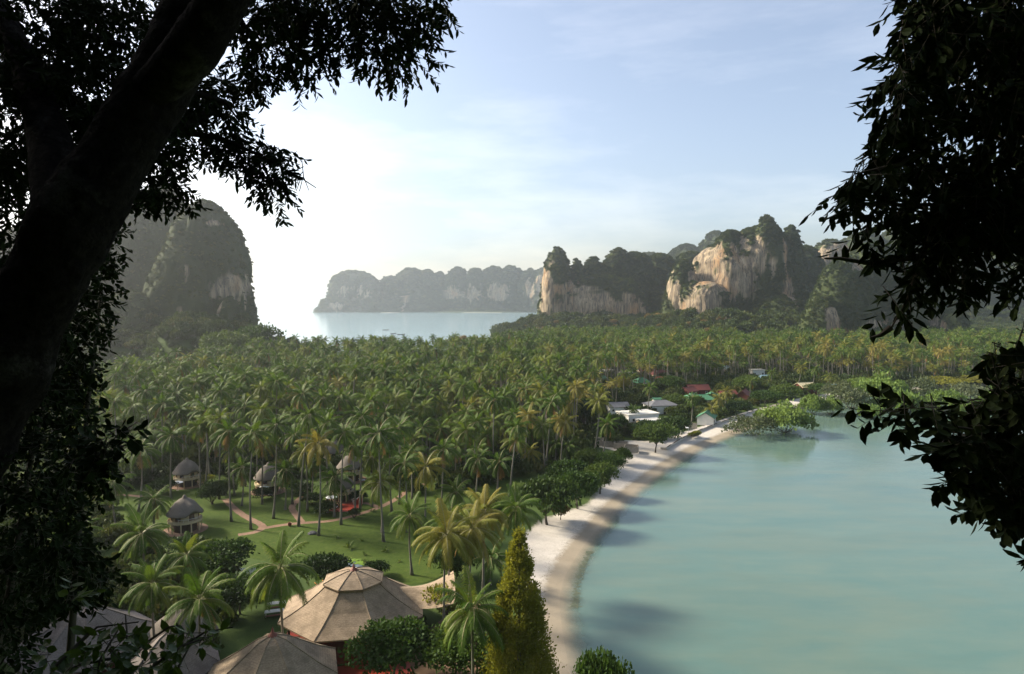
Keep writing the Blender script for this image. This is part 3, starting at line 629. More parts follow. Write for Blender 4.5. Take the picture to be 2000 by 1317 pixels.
def area(poly_px, step, seed, jit=.85):
    pl = [tuple(G(a, b)[:2]) for a, b in poly_px]; xs_ = [p[0] for p in pl]; ys_ = [p[1] for p in pl]; r = np.random.default_rng(seed)
    gx, gy = np.meshgrid(np.arange(min(xs_), max(xs_), step), np.arange(min(ys_), max(ys_), step)); gx = gx + (np.arange(len(gx)) % 2)[:, None] * step * .5
    gx = gx + (r.random(gx.shape) - .5) * step * jit; gy = gy + (r.random(gy.shape) - .5) * step * jit
    k = sdist(pl, gx, gy) > 0; return gx[k], gy[k], r
GROVE = [(150, 985), (330, 950), (420, 945), (560, 930), (700, 960), (800, 965), (900, 960), (985, 945), (1080, 915), (1110, 880), (1150, 850), (1190, 800), (1250, 772), (1400, 748), (1560, 742), (1700, 753), (2010, 748), (2060, 690), (1600, 693), (1300, 686), (1120, 676), (1000, 690), (960, 703), (900, 708), (640, 717), (560, 724), (430, 742), (260, 772), (150, 800)]
# kept free: bungalows and houses (px, py of the ground spot, radius m)
FREE = [(366, 1035, 8), (365, 948, 8), (520, 960, 8), (685, 938, 8), (672, 975, 8), (655, 905, 6), (730, 870, 6), (1240, 822, 14), (1205, 800, 9), (1290, 800, 10), (1365, 780, 11), (1375, 834, 11), (1365, 768, 8), (1450, 776, 7), (1422, 772, 5), (1495, 742, 8), (1572, 762, 8), (1115, 762, 7), (1255, 752, 8), (1300, 738, 7), (1170, 752, 6), (1255, 730, 7), (1280, 730, 7)]
for a, b_, r_ in FREE: g = G(a, b_); BLOCK.append((g.x, g.y, r_))
def clear(gx, gy, extra=0):
    k = np.ones(len(gx), bool)
    for (x, y, r_) in BLOCK: k &= np.hypot(gx - x, gy - y) > r_ + extra
    return k
gx, gy, r = area(GROVE, 6.8, 5); k = clear(gx, gy); gx, gy = gx[k], gy[k]
hp = np.array(palm_xy); k = np.array([np.min(np.hypot(hp[:, 0] - a, hp[:, 1] - b)) > 4.2 for a, b in zip(gx, gy)]); gx, gy = gx[k], gy[k]
# glades
gl = fbm(np.stack([gx / 26, gy / 26, gx * 0], -1), 3, 77); k = (gl > -.42) & ((gy > 205) | (r.random(len(gx)) < .6)); gx, gy = gx[k], gy[k]
vil = (gx > 40) & (gx < 200) & (gy < 400); k = ~vil | (r.random(len(gx)) < .5); gx, gy = gx[k], gy[k]
gz = height(gx, gy)[0]; order = np.argsort(np.hypot(gx, gy)); gx, gy, gz = gx[order], gy[order], gz[order]
ph = 11.5 + 11.5 * r.random(len(gx)) + 2.5 * fbm(np.stack([gx / 60, gy / 60, gx * 0], -1), 2, 9); ph = np.where(r.random(len(gx)) < .30, ph * r.uniform(.42, .72, len(gx)), ph)
sunlit_share = sstep(-40, 120, gx) * .42 + .03; gold = r.random(len(gx)) < sunlit_share * sstep(620, 300, gy) * (.4 + .6 * (gx > 20))  # more crowns get the painted sunlit colour towards the right
NIND = 300 - len(HP)

def zone(x, y):
    if x > 150: return 'coconut palm in the band of palms behind the mangroves', 'palms behind the mangroves'
    if x > 20: return 'coconut palm in the grove between the roofs of the village', 'palms of the village grove'
    if x > -35: return 'coconut palm in the grove behind the beach trees and the hedge', 'palms behind the beach trees'
    if x > -75: return 'coconut palm in the grove behind the open lawn and its tall palms', 'palms behind the open lawn'
    return 'coconut palm in the dense grove behind the round bungalows', 'palms behind the bungalows'
LMK = [('the nearest round bungalow', 362, 1035), ('the bungalow behind the nearest one', 366, 948), ('the bungalow beside the parasol', 525, 960), ('the red terrace', 668, 985), ('the full golden palm', 831, 1022), ('the dark round beach tree', 1068, 1022), ('the concrete pens', 1200, 873), ('the flat white-roofed house', 1245, 828), ('the high golden pair of palms', 1046, 865), ('the left-end green roof', 1118, 756), ('the green-gabled beach house', 1382, 838), ('the small orange-fronded palm', 1032, 918), ('the brick path fork', 510, 1030)]
LMK = [(a, G(b, c)) for a, b, c in LMK]; taken = {}
ORD = ['', 'second ', 'third ', 'fourth ', 'fifth ', 'sixth ']
def lmd(i): return min(math.hypot(q[1].x - gx[i], q[1].y - gy[i]) for q in LMK)
for i in sorted(range(min(NIND, len(gx))), key=lmd):
    lab, grp = zone(gx[i], gy[i]); lm = min(LMK, key=lambda q: math.hypot(q[1].x - gx[i], q[1].y - gy[i]))[0]
    key = (lm, 'tall' if ph[i] > 17 else 'short' if ph[i] < 12 else 'middling', 'golden' if gold[i] else 'green'); rk = taken.get(key, 0); taken[key] = rk + 1
    if rk < 6: lab = '%snearest %s %s grove palm to %s' % (ORD[rk], key[1], key[2], lm)
    t = empty('coconut_palm', (gx[i], gy[i], gz[i]), r.random() * 6.28, lab, 'palm tree', grp); s = ph[i] / 20
    obj('trunk', TRUNKS[i % 5], t, scl=(1, 1, s)); tp = ((i % 5 - 2) * .5, ((i % 5) % 3 - 1) * .6, ph[i])
    obj('crown', (MIDG[i % 2] if gold[i] else MIDC[(i * 3 + i // 7) % 5]), t, loc=tp, rot=(r.normal() * .07, r.normal() * .07, r.random() * 6), scl=.88 + .28 * r.random())
# the rest of the grove, too many to count
pc = [o for o in C.objects if o.name.startswith('crown') and o.data in MIDC]; byc = {}
for o in C.objects:
    if o.type == 'MESH' and o.name.startswith('crown') and (o.data in MIDC or o.data in MIDG): byc.setdefault(o.data.name, o)
    if o.type == 'MESH' and o.name.startswith('trunk') and o.data in TRUNKS: byc.setdefault(o.data.name, o)
protos = [[(byc[m_.name], 20), (byc[TRUNKS[2].name], 0)] for m_ in MIDC if m_.name in byc] + [[(byc[m_.name], 20), (byc[TRUNKS[2].name], 0)] for m_ in MIDG if m_.name in byc]
ng_ = sum(m_.name in byc for m_ in MIDC)
sl = slice(NIND, None); n = len(gx[sl]); s = ph[sl] / 20; q = .78 + .32 * r.random(n)
var = np.where(gold[sl], ng_ + r.integers(0, 2, n), r.integers(0, ng_, n))
scatter('palm_grove_foliage', np.stack([gx[sl], gy[sl], gz[sl]], -1), np.stack([q, q, np.maximum(s, .5)], -1), np.stack([r.normal(size=n) * .05, r.normal(size=n) * .05, r.random(n) * 6.28], -1), var, protos, 'far coconut palms filling the flat land up to the western beach')

# ---- broadleaf trees that can be told apart: name, base px, base py, width px, height px, kind, label
TR = [
 ('beach_tree', 1068, 1022, 128, 108, 'dark', 'dark round beach tree at the bend of the sand'),
 ('beach_tree', 1128, 990, 96, 82, 'tree', 'green beach tree right of the dark round one'),
 ('beach_tree', 1172, 962, 70, 66, 'tree', 'beach tree overhanging the sand at the hedge'),
 ('beach_tree', 1112, 952, 90, 60, 'tree', 'low beach tree behind the dark round one'),
 ('beach_shrub', 1190, 925, 62, 48, 'tree', 'bushy shrub in the beach hedge above the curve of sand'),
 ('beach_shrub', 1215, 905, 44, 34, 'tree', 'last shrub of the beach hedge nearest the concrete pens'),
 ('beach_shrub', 1150, 915, 70, 44, 'tree', 'inland shrub of the beach hedge'),
 ('beach_shrub', 1095, 1012, 50, 34, 'rust', 'brown twiggy shrub at the foot of the dark beach tree'),
 ('shore_tree', 1280, 882, 92, 62, 'tree', 'leafy tree on the shore right of the concrete pens'),
 ('shore_tree', 1318, 858, 70, 52, 'dark', 'dark tree leaning over the promenade end'),
 ('shore_tree', 1268, 856, 80, 40, 'dark', 'dark tree in front of the white-roofed house'),
 ('shore_tree', 1205, 850, 50, 46, 'dark', 'dark tree left of the white-roofed house'),
 ('shore_tree', 1140, 842, 60, 74, 'dark', 'tall dark bushy tree behind the golden leaning palm'),
 ('village_tree', 1318, 800, 56, 34, 'tree', 'round green tree among the green roofs'),
 ('village_tree', 1312, 770, 54, 40, 'tree', 'round tree between red and green roofs'),
 ('village_tree', 1218, 775, 30, 50, 'olive', 'yellowish conical tree behind the white-roofed house'),
 ('village_tree', 1150, 775, 26, 54, 'olive', 'yellowish upright tree left of the village'),
 ('village_tree', 1362, 740, 46, 34, 'tree', 'tree behind the dark red roofs'),
 ('shore_tree', 1535, 790, 64, 44, 'tree', 'round tree on the shore left of the cream-roofed hut'),
 ('shore_tree', 1495, 793, 70, 34, 'tree', 'spreading tree at the end of the promenade'),
 ('shore_tree', 1440, 812, 60, 32, 'dark', 'low dark trees along the promenade behind the green gable'),
 ('shore_tree', 1458, 770, 60, 40, 'tree', 'tree between the red roof and the shore'),
 ('shore_tree', 1600, 775, 56, 30, 'tree', 'bush at the shore right of the cream-roofed hut'),
 ('mangrove_tree', 1532, 845, 112, 62, 'mangrove', 'largest mangrove, standing in the shallows nearest the sand'),
 ('mangrove_tree', 1470, 851, 104, 44, 'grey', 'pale thin mangrove left of the largest one'),
 ('mangrove_tree', 1588, 809, 52, 40, 'mangrove', 'left one of two bright mangroves in the shallows'),
 ('mangrove_tree', 1622, 809, 48, 36, 'mangrove', 'right one of two bright mangroves in the shallows'),
 ('mangrove_tree', 1662, 799, 84, 48, 'grey', 'greyish mangrove with bare forked stems'),
 ('mangrove_tree', 1640, 785, 70, 44, 'grey', 'greyish mangrove behind the one with forked stems'),
 ('mangrove_tree', 1722, 788, 104, 58, 'mangrove', 'wide mangrove clump under the leaning palms'),
 ('mangrove_tree', 1768, 810, 84, 50, 'mangrove', 'bright mangrove at the front of the right group'),
 ('mangrove_tree', 1735, 803, 60, 40, 'mangrove', 'small mangrove left of the bright front one'),
 ('mangrove_tree', 1800, 784, 80, 46, 'grey', 'grey-green mangrove behind the bright front one'),
 ('mangrove_tree', 1850, 804, 68, 46, 'mangrove', 'round bright mangrove beside the mud bank'),
 ('mangrove_tree', 1890, 785, 90, 40, 'grey', 'grey-green mangrove right of the round bright one'),
 ('mangrove_tree', 1940, 802, 70, 38, 'mangrove', 'mangrove half hidden by dark leaves at the far right'),
 ('mangrove_tree', 1975, 782, 80, 40, 'mangrove', 'mangrove at the far right edge behind dark leaves'),
 ('mangrove_tree', 1700, 818, 48, 30, 'mangrove', 'small low mangrove alone in the shallows below the wide clump'),
 ('mangrove_tree', 1812, 812, 50, 32, 'mangrove', 'low mangrove between the bright front one and the round one'),
 ('mangrove_tree', 1890, 816, 50, 30, 'mangrove', 'low mangrove just above the dark bush leaves'),
 ('shore_hedge', 1840, 756, 100, 24, 'olive', 'olive-green bush on the shore behind the mangroves'),
 ('shore_hedge', 1920, 753, 110, 24, 'olive', 'long olive bush on the shore at the far right'),
 ('shore_hedge', 1690, 762, 70, 28, 'mangrove', 'tall bush on the shore below the leaning palms'),
 ('garden_tree', 430, 1135, 150, 88, 'tree', 'spreading garden tree below the path fork'),
 ('garden_tree', 635, 1150, 110, 78, 'dark', 'spreading tree between the lily pond and the big white-ribbed palm'),
 ('garden_tree', 470, 1200, 150, 90, 'dark', 'dark garden tree left of the big white-ribbed palm'),
 ('garden_shrub', 735, 1128, 62, 38, 'dark', 'round dark shrub behind the big pavilion roof'),
 ('garden_tree', 868, 1222, 100, 92, 'olive', 'light feathery tree right of the pavilion wing'),
 ('garden_tree', 770, 1325, 190, 120, 'tree', 'leafy tree in front of the red pavilion floor'),
 ('garden_tree', 890, 1330, 170, 110, 'tree', 'leafy tree below the dark-hearted palm'),
 ('garden_tree', 985, 1330, 110, 100, 'tree', 'leafy tree left of the conical tree foot'),
 ('garden_tree', 890, 1130, 110, 60, 'tree', 'low tree under the golden arching palms'),
 ('garden_shrub', 800, 1235, 70, 50, 'dark', 'dark shrub in the corner of the pavilion roof'),
 ('garden_shrub', 415, 985, 60, 52, 'dark', 'dark shrub right of the nearest bungalow'),
 ('garden_shrub', 440, 965, 50, 34, 'dark', 'dark shrub along the path behind the nearest bungalow'),
 ('garden_shrub', 512, 975, 44, 28, 'dark', 'dark shrub beside the white parasol'),
 ('garden_shrub', 590, 965, 56, 26, 'shrub', 'low shrub at the bend of the brick path'),
 ('garden_shrub', 610, 985, 50, 24, 'shrub', 'low shrub in front of the terrace'),
 ('garden_shrub', 640, 1002, 60, 24, 'shrub', 'flowering low shrub before the loungers of the terrace'),
 ('garden_shrub', 692, 1012, 26, 22, 'shrub', 'small round bush on the edge of the brick path'),
 ('garden_shrub', 700, 980, 36, 26, 'dark', 'dark bush right of the red terrace floor'),
 ('garden_shrub', 400, 945, 40, 20, 'bright', 'yellow-green shrub behind the nearest bungalow roof'),
 ('garden_shrub', 315, 965, 60, 36, 'dark', 'dark shrub under the low drooping palm'),
 ('garden_shrub', 960, 1010, 60, 42, 'dark', 'dark shrub left of the brown twiggy shrub'),
 ('garden_shrub', 985, 930, 70, 60, 'dark', 'dense dark shrub mass left of the small orange palm'),
 ('garden_shrub', 1010, 900, 60, 50, 'dark', 'dense dark shrub under the golden palm of the grove'),
 ('garden_shrub', 370, 1090, 90, 50, 'dark', 'dark shrub in front of the nearest bungalow'),
 ('garden_shrub', 330, 1130, 90, 50, 'dark', 'shaded shrub below the arching dark palm'),
 ('feathery_tree', 905, 680, 22, 36, 'rust', 'feathery tree on the western beach, left of two'),
 ('feathery_tree', 930, 680, 20, 32, 'rust', 'feathery tree on the western beach, right of two'),
 ('headland_tree', 566, 716, 80, 50, 'dark', 'dark rounded tree below the left cliff by the sea'),
 ('headland_tree', 500, 720, 100, 84, 'tree', 'green rounded tree at the foot of the left cliff'),
 ('headland_tree', 606, 716, 40, 46, 'dark', 'loose dark tree against the bright sea'),
 ('headland_tree', 440, 728, 100, 80, 'tree', 'green tree below the bare streak of the left cliff'),
]
for i, (nm_, bx, by, w, h, kd, lab) in enumerate(TR):
    b_ = G(bx, by, 0 if nm_ == 'mangrove_tree' else LAND); sc_ = b_.y / FPX
    b_.z = min(5.0, float(height([b_.x], [b_.y])[0][0])) if by < 735 else (-.3 if nm_ == 'mangrove_tree' else LAND)
    shrub = 'shrub' in nm_ or 'hedge' in nm_
    tree(nm_, b_, w * sc_ * (1.22 if nm_ == 'mangrove_tree' else 1.08), h * sc_ * (1.15 if nm_ == 'mangrove_tree' else 1.02), kd, lab, 'shrub' if shrub else 'tree', {'mangrove_tree': 'mangroves in the shallows', 'beach_shrub': 'shrubs of the beach hedge'}.get(nm_), .05 if shrub else -.16 if nm_ == 'mangrove_tree' else .12 if nm_ == 'beach_tree' else .2, i, stems=3 if nm_ in ('mangrove_tree', 'garden_shrub') else 1)

# ---- conical tree by the beach: foliage in rising plumes
def conifer(base, w, h, lab):
    t = empty('conical_tree', base, 0, lab, 'tree'); r = np.random.default_rng(5); n = 42000
    MB().tube([(0, 0, -.3), (0, 0, h * .5), (0, 0, h * .96)], [.3, .18, .03], 7).build('trunk', MAT['bark'], t, True)
    pl = 260; z0 = (1 - r.random(pl) ** .62) * .93; a0 = r.random(pl) * 6.28; k = r.integers(0, pl, n)
    tt = r.random(n) ** .7; zz = z0[k] + tt * .11 * (1.1 - z0[k]) + .02 * r.normal(size=n)
    rr = w / 2 * (1 - z0[k]) ** .82 * (.45 + .62 * tt) * (1 + .10 * r.normal(size=n)); aa = a0[k] + r.normal(size=n) * .16 / (1.05 - z0[k] * .8)
    p = np.stack([rr * np.cos(aa), rr * np.sin(aa), zz * h], -1); u = unit(np.stack([np.cos(aa) * .5, np.sin(aa) * .5, np.full(n, .9)], -1) + .5 * r.normal(size=(n, 3)))
    ww = unit(np.cross(u, r.normal(size=(n, 3)))); L = .34 * (.6 + .8 * r.random(n))
    obj('crown', quads_mesh('crown', p, u * L[:, None], ww * (L * .26)[:, None], MAT['leaf_olive']), t); return t
tp = P(1003, 1026, 84); conifer(Vector((P(1014, 1400, 84).x, 84, LAND)), 9.0, tp.z - LAND, 'tall conical yellow-green tree beside the beach at the bottom')
# ---- woods on the massifs and slopes: real trees lend their crowns to the mass
pj = []
for i, (px, py, w, lab) in enumerate(((1010, 652, 16, 'bushy tree on the low headland at the western bay'), (1460, 655, 18, 'bushy tree below the biggest cliff'), (1690, 672, 18, 'bushy tree at the foot of the right cliff'))):
    b_ = G(px, py, 6); b_.z = float(height([b_.x], [b_.y])[0][0]); t = tree('jungle_tree', b_, w, w * .9, 'jungle', lab, var=i); pj.append([c for c in t.children if c.name.startswith('crown')][0])
pr = []
for i, (px, py, lab) in enumerate(((1075, 640, 'rust-tinted feathery tree in front of the middle cliff, nearest its edge'), (1145, 648, 'rust-tinted feathery tree before the streaked wall'), (1262, 655, 'rust-tinted feathery tree right of the streaked wall'))):
    b_ = G(px, py + 14, 6); b_.z = float(height([b_.x], [b_.y])[0][0]); t = tree('feathery_tree', b_, 13, 15, 'rust', lab, var=i); pr.append([c for c in t.children if c.name.startswith('crown')][0])
for nm_, pt, sz, nr_ in JUNGLE:
    n = len(pt); r = np.random.default_rng(len(pt))
    scatter('cliff_foliage', pt, np.stack([sz * 1.0, sz * 1.0, sz * (1.15 + .4 * r.random(n))], -1), np.stack([np.clip(-nr_[:, 1], -1, 1) * .5 + r.normal(size=n) * .15, np.clip(nr_[:, 0], -1, 1) * .5 + r.normal(size=n) * .15, r.random(n) * 6.28], -1), r.integers(0, 3, n), [[(o, 0)] for o in pj], {'left': 'woods clinging to the hazy left cliff', 'middle': 'woods on top of the middle cliff', 'big': 'woods on the biggest cliff', 'right': 'woods on the right cliff', 'ridge': 'woods on the ridge behind the right cliff', 'far hill': 'woods on the distant blue hill', 'headland': 'woods on the far headland across the bay'}[nm_])
def woods(name, poly_px, step, size, lab, seed, rust=.0, zlim=None):
    gx, gy, r = area(poly_px, step, seed); z, sd = height(gx, gy); k = (sd > 3) & clear(gx, gy, 2); gx, gy, z = gx[k], gy[k], z[k]; n = len(gx); s = size * (.6 + .75 * r.random(n))
    v = r.integers(0, 3, n) + 3 * (r.random(n) < rust)
    return scatter(name, np.stack([gx, gy, z - .2 * s], -1), np.stack([s, s, s * (1.3 + .5 * r.random(n))], -1), np.stack([r.normal(size=n) * .1, r.normal(size=n) * .1, r.random(n) * 6.28], -1), v, [[(o, 0)] for o in pj + pr], lab)
woods('woods_foliage', [(985, 690), (958, 668), (968, 646), (1020, 634), (1300, 632), (1640, 640), (2100, 645), (2080, 700), (1600, 700), (1300, 690), (1120, 680)], 11, 7.5, 'mixed woods between the palm grove and the cliffs', 41, .10)
woods('woods_foliage', [(40, 860), (150, 800), (260, 772), (430, 742), (560, 724), (600, 714), (570, 690), (400, 680), (100, 680), (-300, 720)], 7.5, 5.2, 'woods at the foot of the left cliff', 42)
woods('undergrowth', GROVE, 6.0, 3.0, 'undergrowth between the palm trunks', 43)
woods('undergrowth', [(1090, 905), (1130, 895), (1240, 860), (1340, 840), (1480, 795), (1600, 765), (1760, 755), (1600, 735), (1300, 745), (1180, 790), (1100, 870)], 6, 3.0, 'undergrowth between the village houses', 44)
woods('undergrowth', [(-400, 1320), (420, 1320), (440, 1240), (520, 1160), (430, 1090), (250, 1040), (200, 960), (-100, 960), (-400, 1100)], 4.2, 2.2, 'shaded undergrowth on the slope at the bottom left', 45)
woods('undergrowth', [(1440, 782), (1560, 766), (1700, 756), (2020, 748), (2020, 736), (1700, 740), (1500, 748)], 5.5, 4.2, 'bushes under the band of palms behind the mangroves', 46)
woods('grove_foliage', GROVE, 15, 4.2, 'scattered broadleaf trees among the palms', 47, .12)
woods('woods_foliage', [(1560, 646), (2400, 646), (2400, 626), (1560, 626)], 17, 9.5, 'woods on the slopes behind the right cliff', 48)
woods('woods_foliage', [(-700, 1000), (140, 960), (150, 800), (40, 860), (-300, 760), (-900, 780)], 8, 5.0, 'woods beside the palm grove under the left cliff', 49)
# ================================================================== paths, lawn, buildings
def lawnmat():
    m, nt, b, o = nodes_of('lawn_grass'); b.inputs['Roughness'].default_value = .95; b.inputs['Specular IOR Level'].default_value = .1
    ps = N(nt, 'ShaderNodeTexCoord').outputs['Object']; n1 = noise(nt, .10, 6, .6, ps); n2 = noise(nt, 1.3, 6, .65, ps); n3 = noise(nt, 9, 3, .6, ps)
    c = ramp(nt, n1, [(.3, (.030, .060, .009)), (.5, (.046, .082, .010)), (.68, (.068, .098, .014))]); c = mixc(nt, .6, c, ramp(nt, n2, [(.32, (.020, .040, .008)), (.58, (.062, .092, .014)), (.70, (.12, .105, .045))]))
    c = mixc(nt, .25, c, ramp(nt, n3, [(.35, (.012, .03, .005)), (.65, (.09, .12, .02))])); nt.links.new(c, b.inputs['Base Color']); bump(nt, n3, b, .6, .06); return m
MAT['lawn'] = lawnmat()
MAT['brick'] = plain('terracotta_paving', (.27, .155, .10), (.15, .095, .06), 2.2, .85, .5, .05, None, 6)
MAT['thatch'] = plain('grey_thatch', (.20, .175, .145), (.115, .10, .085), 2.5, .95, .7, .06, (3, 3, .5), 6, .1)
MAT['shingle'] = plain('wood_shingle', (.30, .245, .18), (.20, .16, .12), 3.2, .9, .6, .05, (1, 1, 1), 7, .15)
MAT['shingle_grey'] = plain('grey_shingle', (.26, .225, .205), (.18, .155, .14), 2.4, .9, .6, .05, None, 7, .15)
MAT['cream'] = plain('cream_plaster', (.56, .46, .29), (.48, .39, .24), 1.2, .8, .1, .02)
MAT['white'] = plain('white_paint', (.78, .76, .70), (.66, .64, .58), .8, .6, .05, .02)
MAT['maroon'] = plain('maroon_wood', (.13, .030, .018), (.085, .022, .014), 2, .6, .2, .02)
MAT['redfloor'] = plain('red_floor', (.34, .045, .02), (.24, .03, .015), .8, .45, .05, .01)
MAT['darkwood'] = plain('dark_wood', (.055, .036, .024), (.035, .024, .016), 3, .7, .3, .02)
MAT['glass'] = plain('window_glass', (.03, .035, .04), (.02, .025, .03), 1, .12, 0, .1, spec=.6)
MAT['concrete'] = plain('concrete', (.36, .32, .265), (.26, .23, .19), 1.6, .9, .4, .03)
MAT['roof_white'] = plain('white_roof', (.72, .69, .60), (.60, .57, .49), .6, .55, .1, .02)
MAT['roof_green'] = plain('green_roof', (.075, .22, .11), (.06, .165, .085), .7, .6, .2, .03, (4, 4, .4))
MAT['roof_red'] = plain('red_roof', (.17, .045, .032), (.12, .034, .026), .7, .7, .2, .03, (4, 4, .4))
MAT['roof_orange'] = plain('orange_tile_roof', (.42, .13, .06), (.33, .10, .05), .7, .7, .2, .03)
MAT['roof_grey'] = plain('grey_roof', (.16, .16, .165), (.12, .12, .125), .7, .7, .2, .03)
MAT['roof_blue'] = plain('pale_blue_roof', (.28, .42, .45), (.22, .35, .38), .7, .6, .1, .03)
MAT['roof_cream'] = plain('cream_roof', (.55, .47, .29), (.45, .38, .23), .7, .7, .2, .03)
MAT['orange'] = plain('orange_cushion', (.62, .22, .035), (.52, .18, .03), 2, .8)
MAT['clay'] = plain('clay', (.22, .07, .045), (.15, .05, .035), 3, .6)
MAT['canvas'] = plain('white_canvas', (.80, .80, .80), (.72, .73, .74), 1.5, .7)
MAT['pond'] = plain('pond_water', (.06, .085, .085), (.085, .11, .115), .6, .06, .1, .02, spec=.6)
MAT['lily'] = plain('lily_pad', (.16, .26, .02), (.10, .18, .02), 3, .6)
MAT['soil'] = plain('bare_soil', (.20, .125, .075), (.14, .085, .05), 1.2, .95, .4, .04)
MAT['seawall'] = plain('pale_seawall', (.50, .46, .40), (.38, .35, .31), 1.2, .85, .3, .03)
def coursed(name, c1, c2):
    m, nt, b, o = nodes_of(name); b.inputs['Roughness'].default_value = .92; b.inputs['Specular IOR Level'].default_value = .12
    ps = N(nt, 'ShaderNodeTexCoord').outputs['Object']; n1 = noise(nt, .5, 6, .65, ps); n2 = noise(nt, 5, 4, .6, ps); w = N(nt, 'ShaderNodeTexWave', wave_type='BANDS', bands_direction='Z', wave_profile='SAW')
    w.inputs['Scale'].default_value = 1.9; w.inputs['Distortion'].default_value = 1.2; w.inputs['Detail'].default_value = 3; w.inputs['Detail Scale'].default_value = 2.5; nt.links.new(ps, w.inputs['Vector'])
    c = ramp(nt, n2, [(.3, c2), (.7, c1)]); c = mixc(nt, ramp(nt, n1, [(.42, (0, 0, 0)), (.62, (.6, .6, .6))]), c, tuple(x * .55 for x in c2)); c = mixc(nt, ramp(nt, w.outputs['Fac'], [(.0, (.5, .5, .5)), (.25, (0, 0, 0))]), c, tuple(x * .6 for x in c2))
    nt.links.new(c, b.inputs['Base Color']); h = N(nt, 'ShaderNodeMath', operation='ADD'); nt.links.new(w.outputs['Fac'], h.inputs[0]); nt.links.new(n2, h.inputs[1]); bump(nt, h.outputs[0], b, .7, .08); return m
MAT['shingle'] = coursed('wood_shingle', (.38, .295, .205), (.25, .19, .13)); MAT['shingle_grey'] = coursed('grey_shingle', (.27, .235, .215), (.18, .155, .14))
def sheet(name, poly_px, z, mat, k=2, close=True, **kw):
    p = smooth_line([tuple(G(a, b, z)[:2]) for a, b in poly_px] + [tuple(G(*poly_px[0], z)[:2])], k)[:-1]
    me = bpy.data.meshes.new(name); me.from_pydata([(x, y, z) for x, y in p], [], [tuple(range(len(p)))]); me.materials.append(MAT[mat]); me.update()
    if me.polygons[0].normal.z < 0: me.flip_normals()
    return obj(name, me, **kw)
sheet('lawn', [(140, 960), (300, 930), (460, 930), (620, 940), (760, 930), (900, 925), (1000, 915), (1100, 885), (1120, 900), (1000, 985), (930, 1060), (880, 1120), (800, 1150), (640, 1118), (480, 1090), (380, 1060), (240, 1060), (150, 1010)], LAND + .012, 'lawn', kind='structure')
sheet('bare_ground', [(800, 1260), (900, 1180), (960, 1180), (980, 1317), (800, 1330)], LAND + .014, 'soil', kind='structure')
def ribbon(name, line_px, w, z, mat, **kw):
    p = smooth_line([tuple(G(a, b, z)[:2]) for a, b in line_px], 3); V, F = [], []
    for i, (x, y) in enumerate(p):
        a, b = p[max(i - 1, 0)], p[min(i + 1, len(p) - 1)]; t = Vector((b[0] - a[0], b[1] - a[1], 0)).normalized(); n = Vector((-t.y, t.x, 0)) * w * .5 * (1 + .06 * math.sin(i * 1.7))
        V += [(x + n.x, y + n.y, z), (x - n.x, y - n.y, z)]
        if i: k = 2 * i; F.append((k - 2, k - 1, k + 1, k))
    me = bpy.data.meshes.new(name); me.from_pydata(V, [], F); me.materials.append(MAT[mat]); me.update()
    if me.polygons[0].normal.z < 0: me.flip_normals()
    return obj(name, me, **kw)
ribbon('path', [(440, 975), (455, 992), (480, 1010), (506, 1022), (516, 1030), (500, 1040), (465, 1045)], 1.7, LAND + .020, 'brick', kind='structure')
ribbon('path', [(508, 1033), (560, 1024), (600, 1021), (650, 1018), (700, 1005), (740, 992), (775, 975), (800, 955), (830, 945)], 1.6, LAND + .024, 'brick', kind='structure')
ribbon('path', [(590, 1021), (578, 1005), (568, 992), (576, 982), (590, 970)], 1.6, LAND + .028, 'brick', kind='structure')
ribbon('path', [(150, 965), (255, 967), (285, 972), (310, 975)], 1.4, LAND + .020, 'brick', kind='structure')
ribbon('path', [(742, 992), (725, 985), (710, 982)], 1.3, LAND + .028, 'brick', kind='structure')

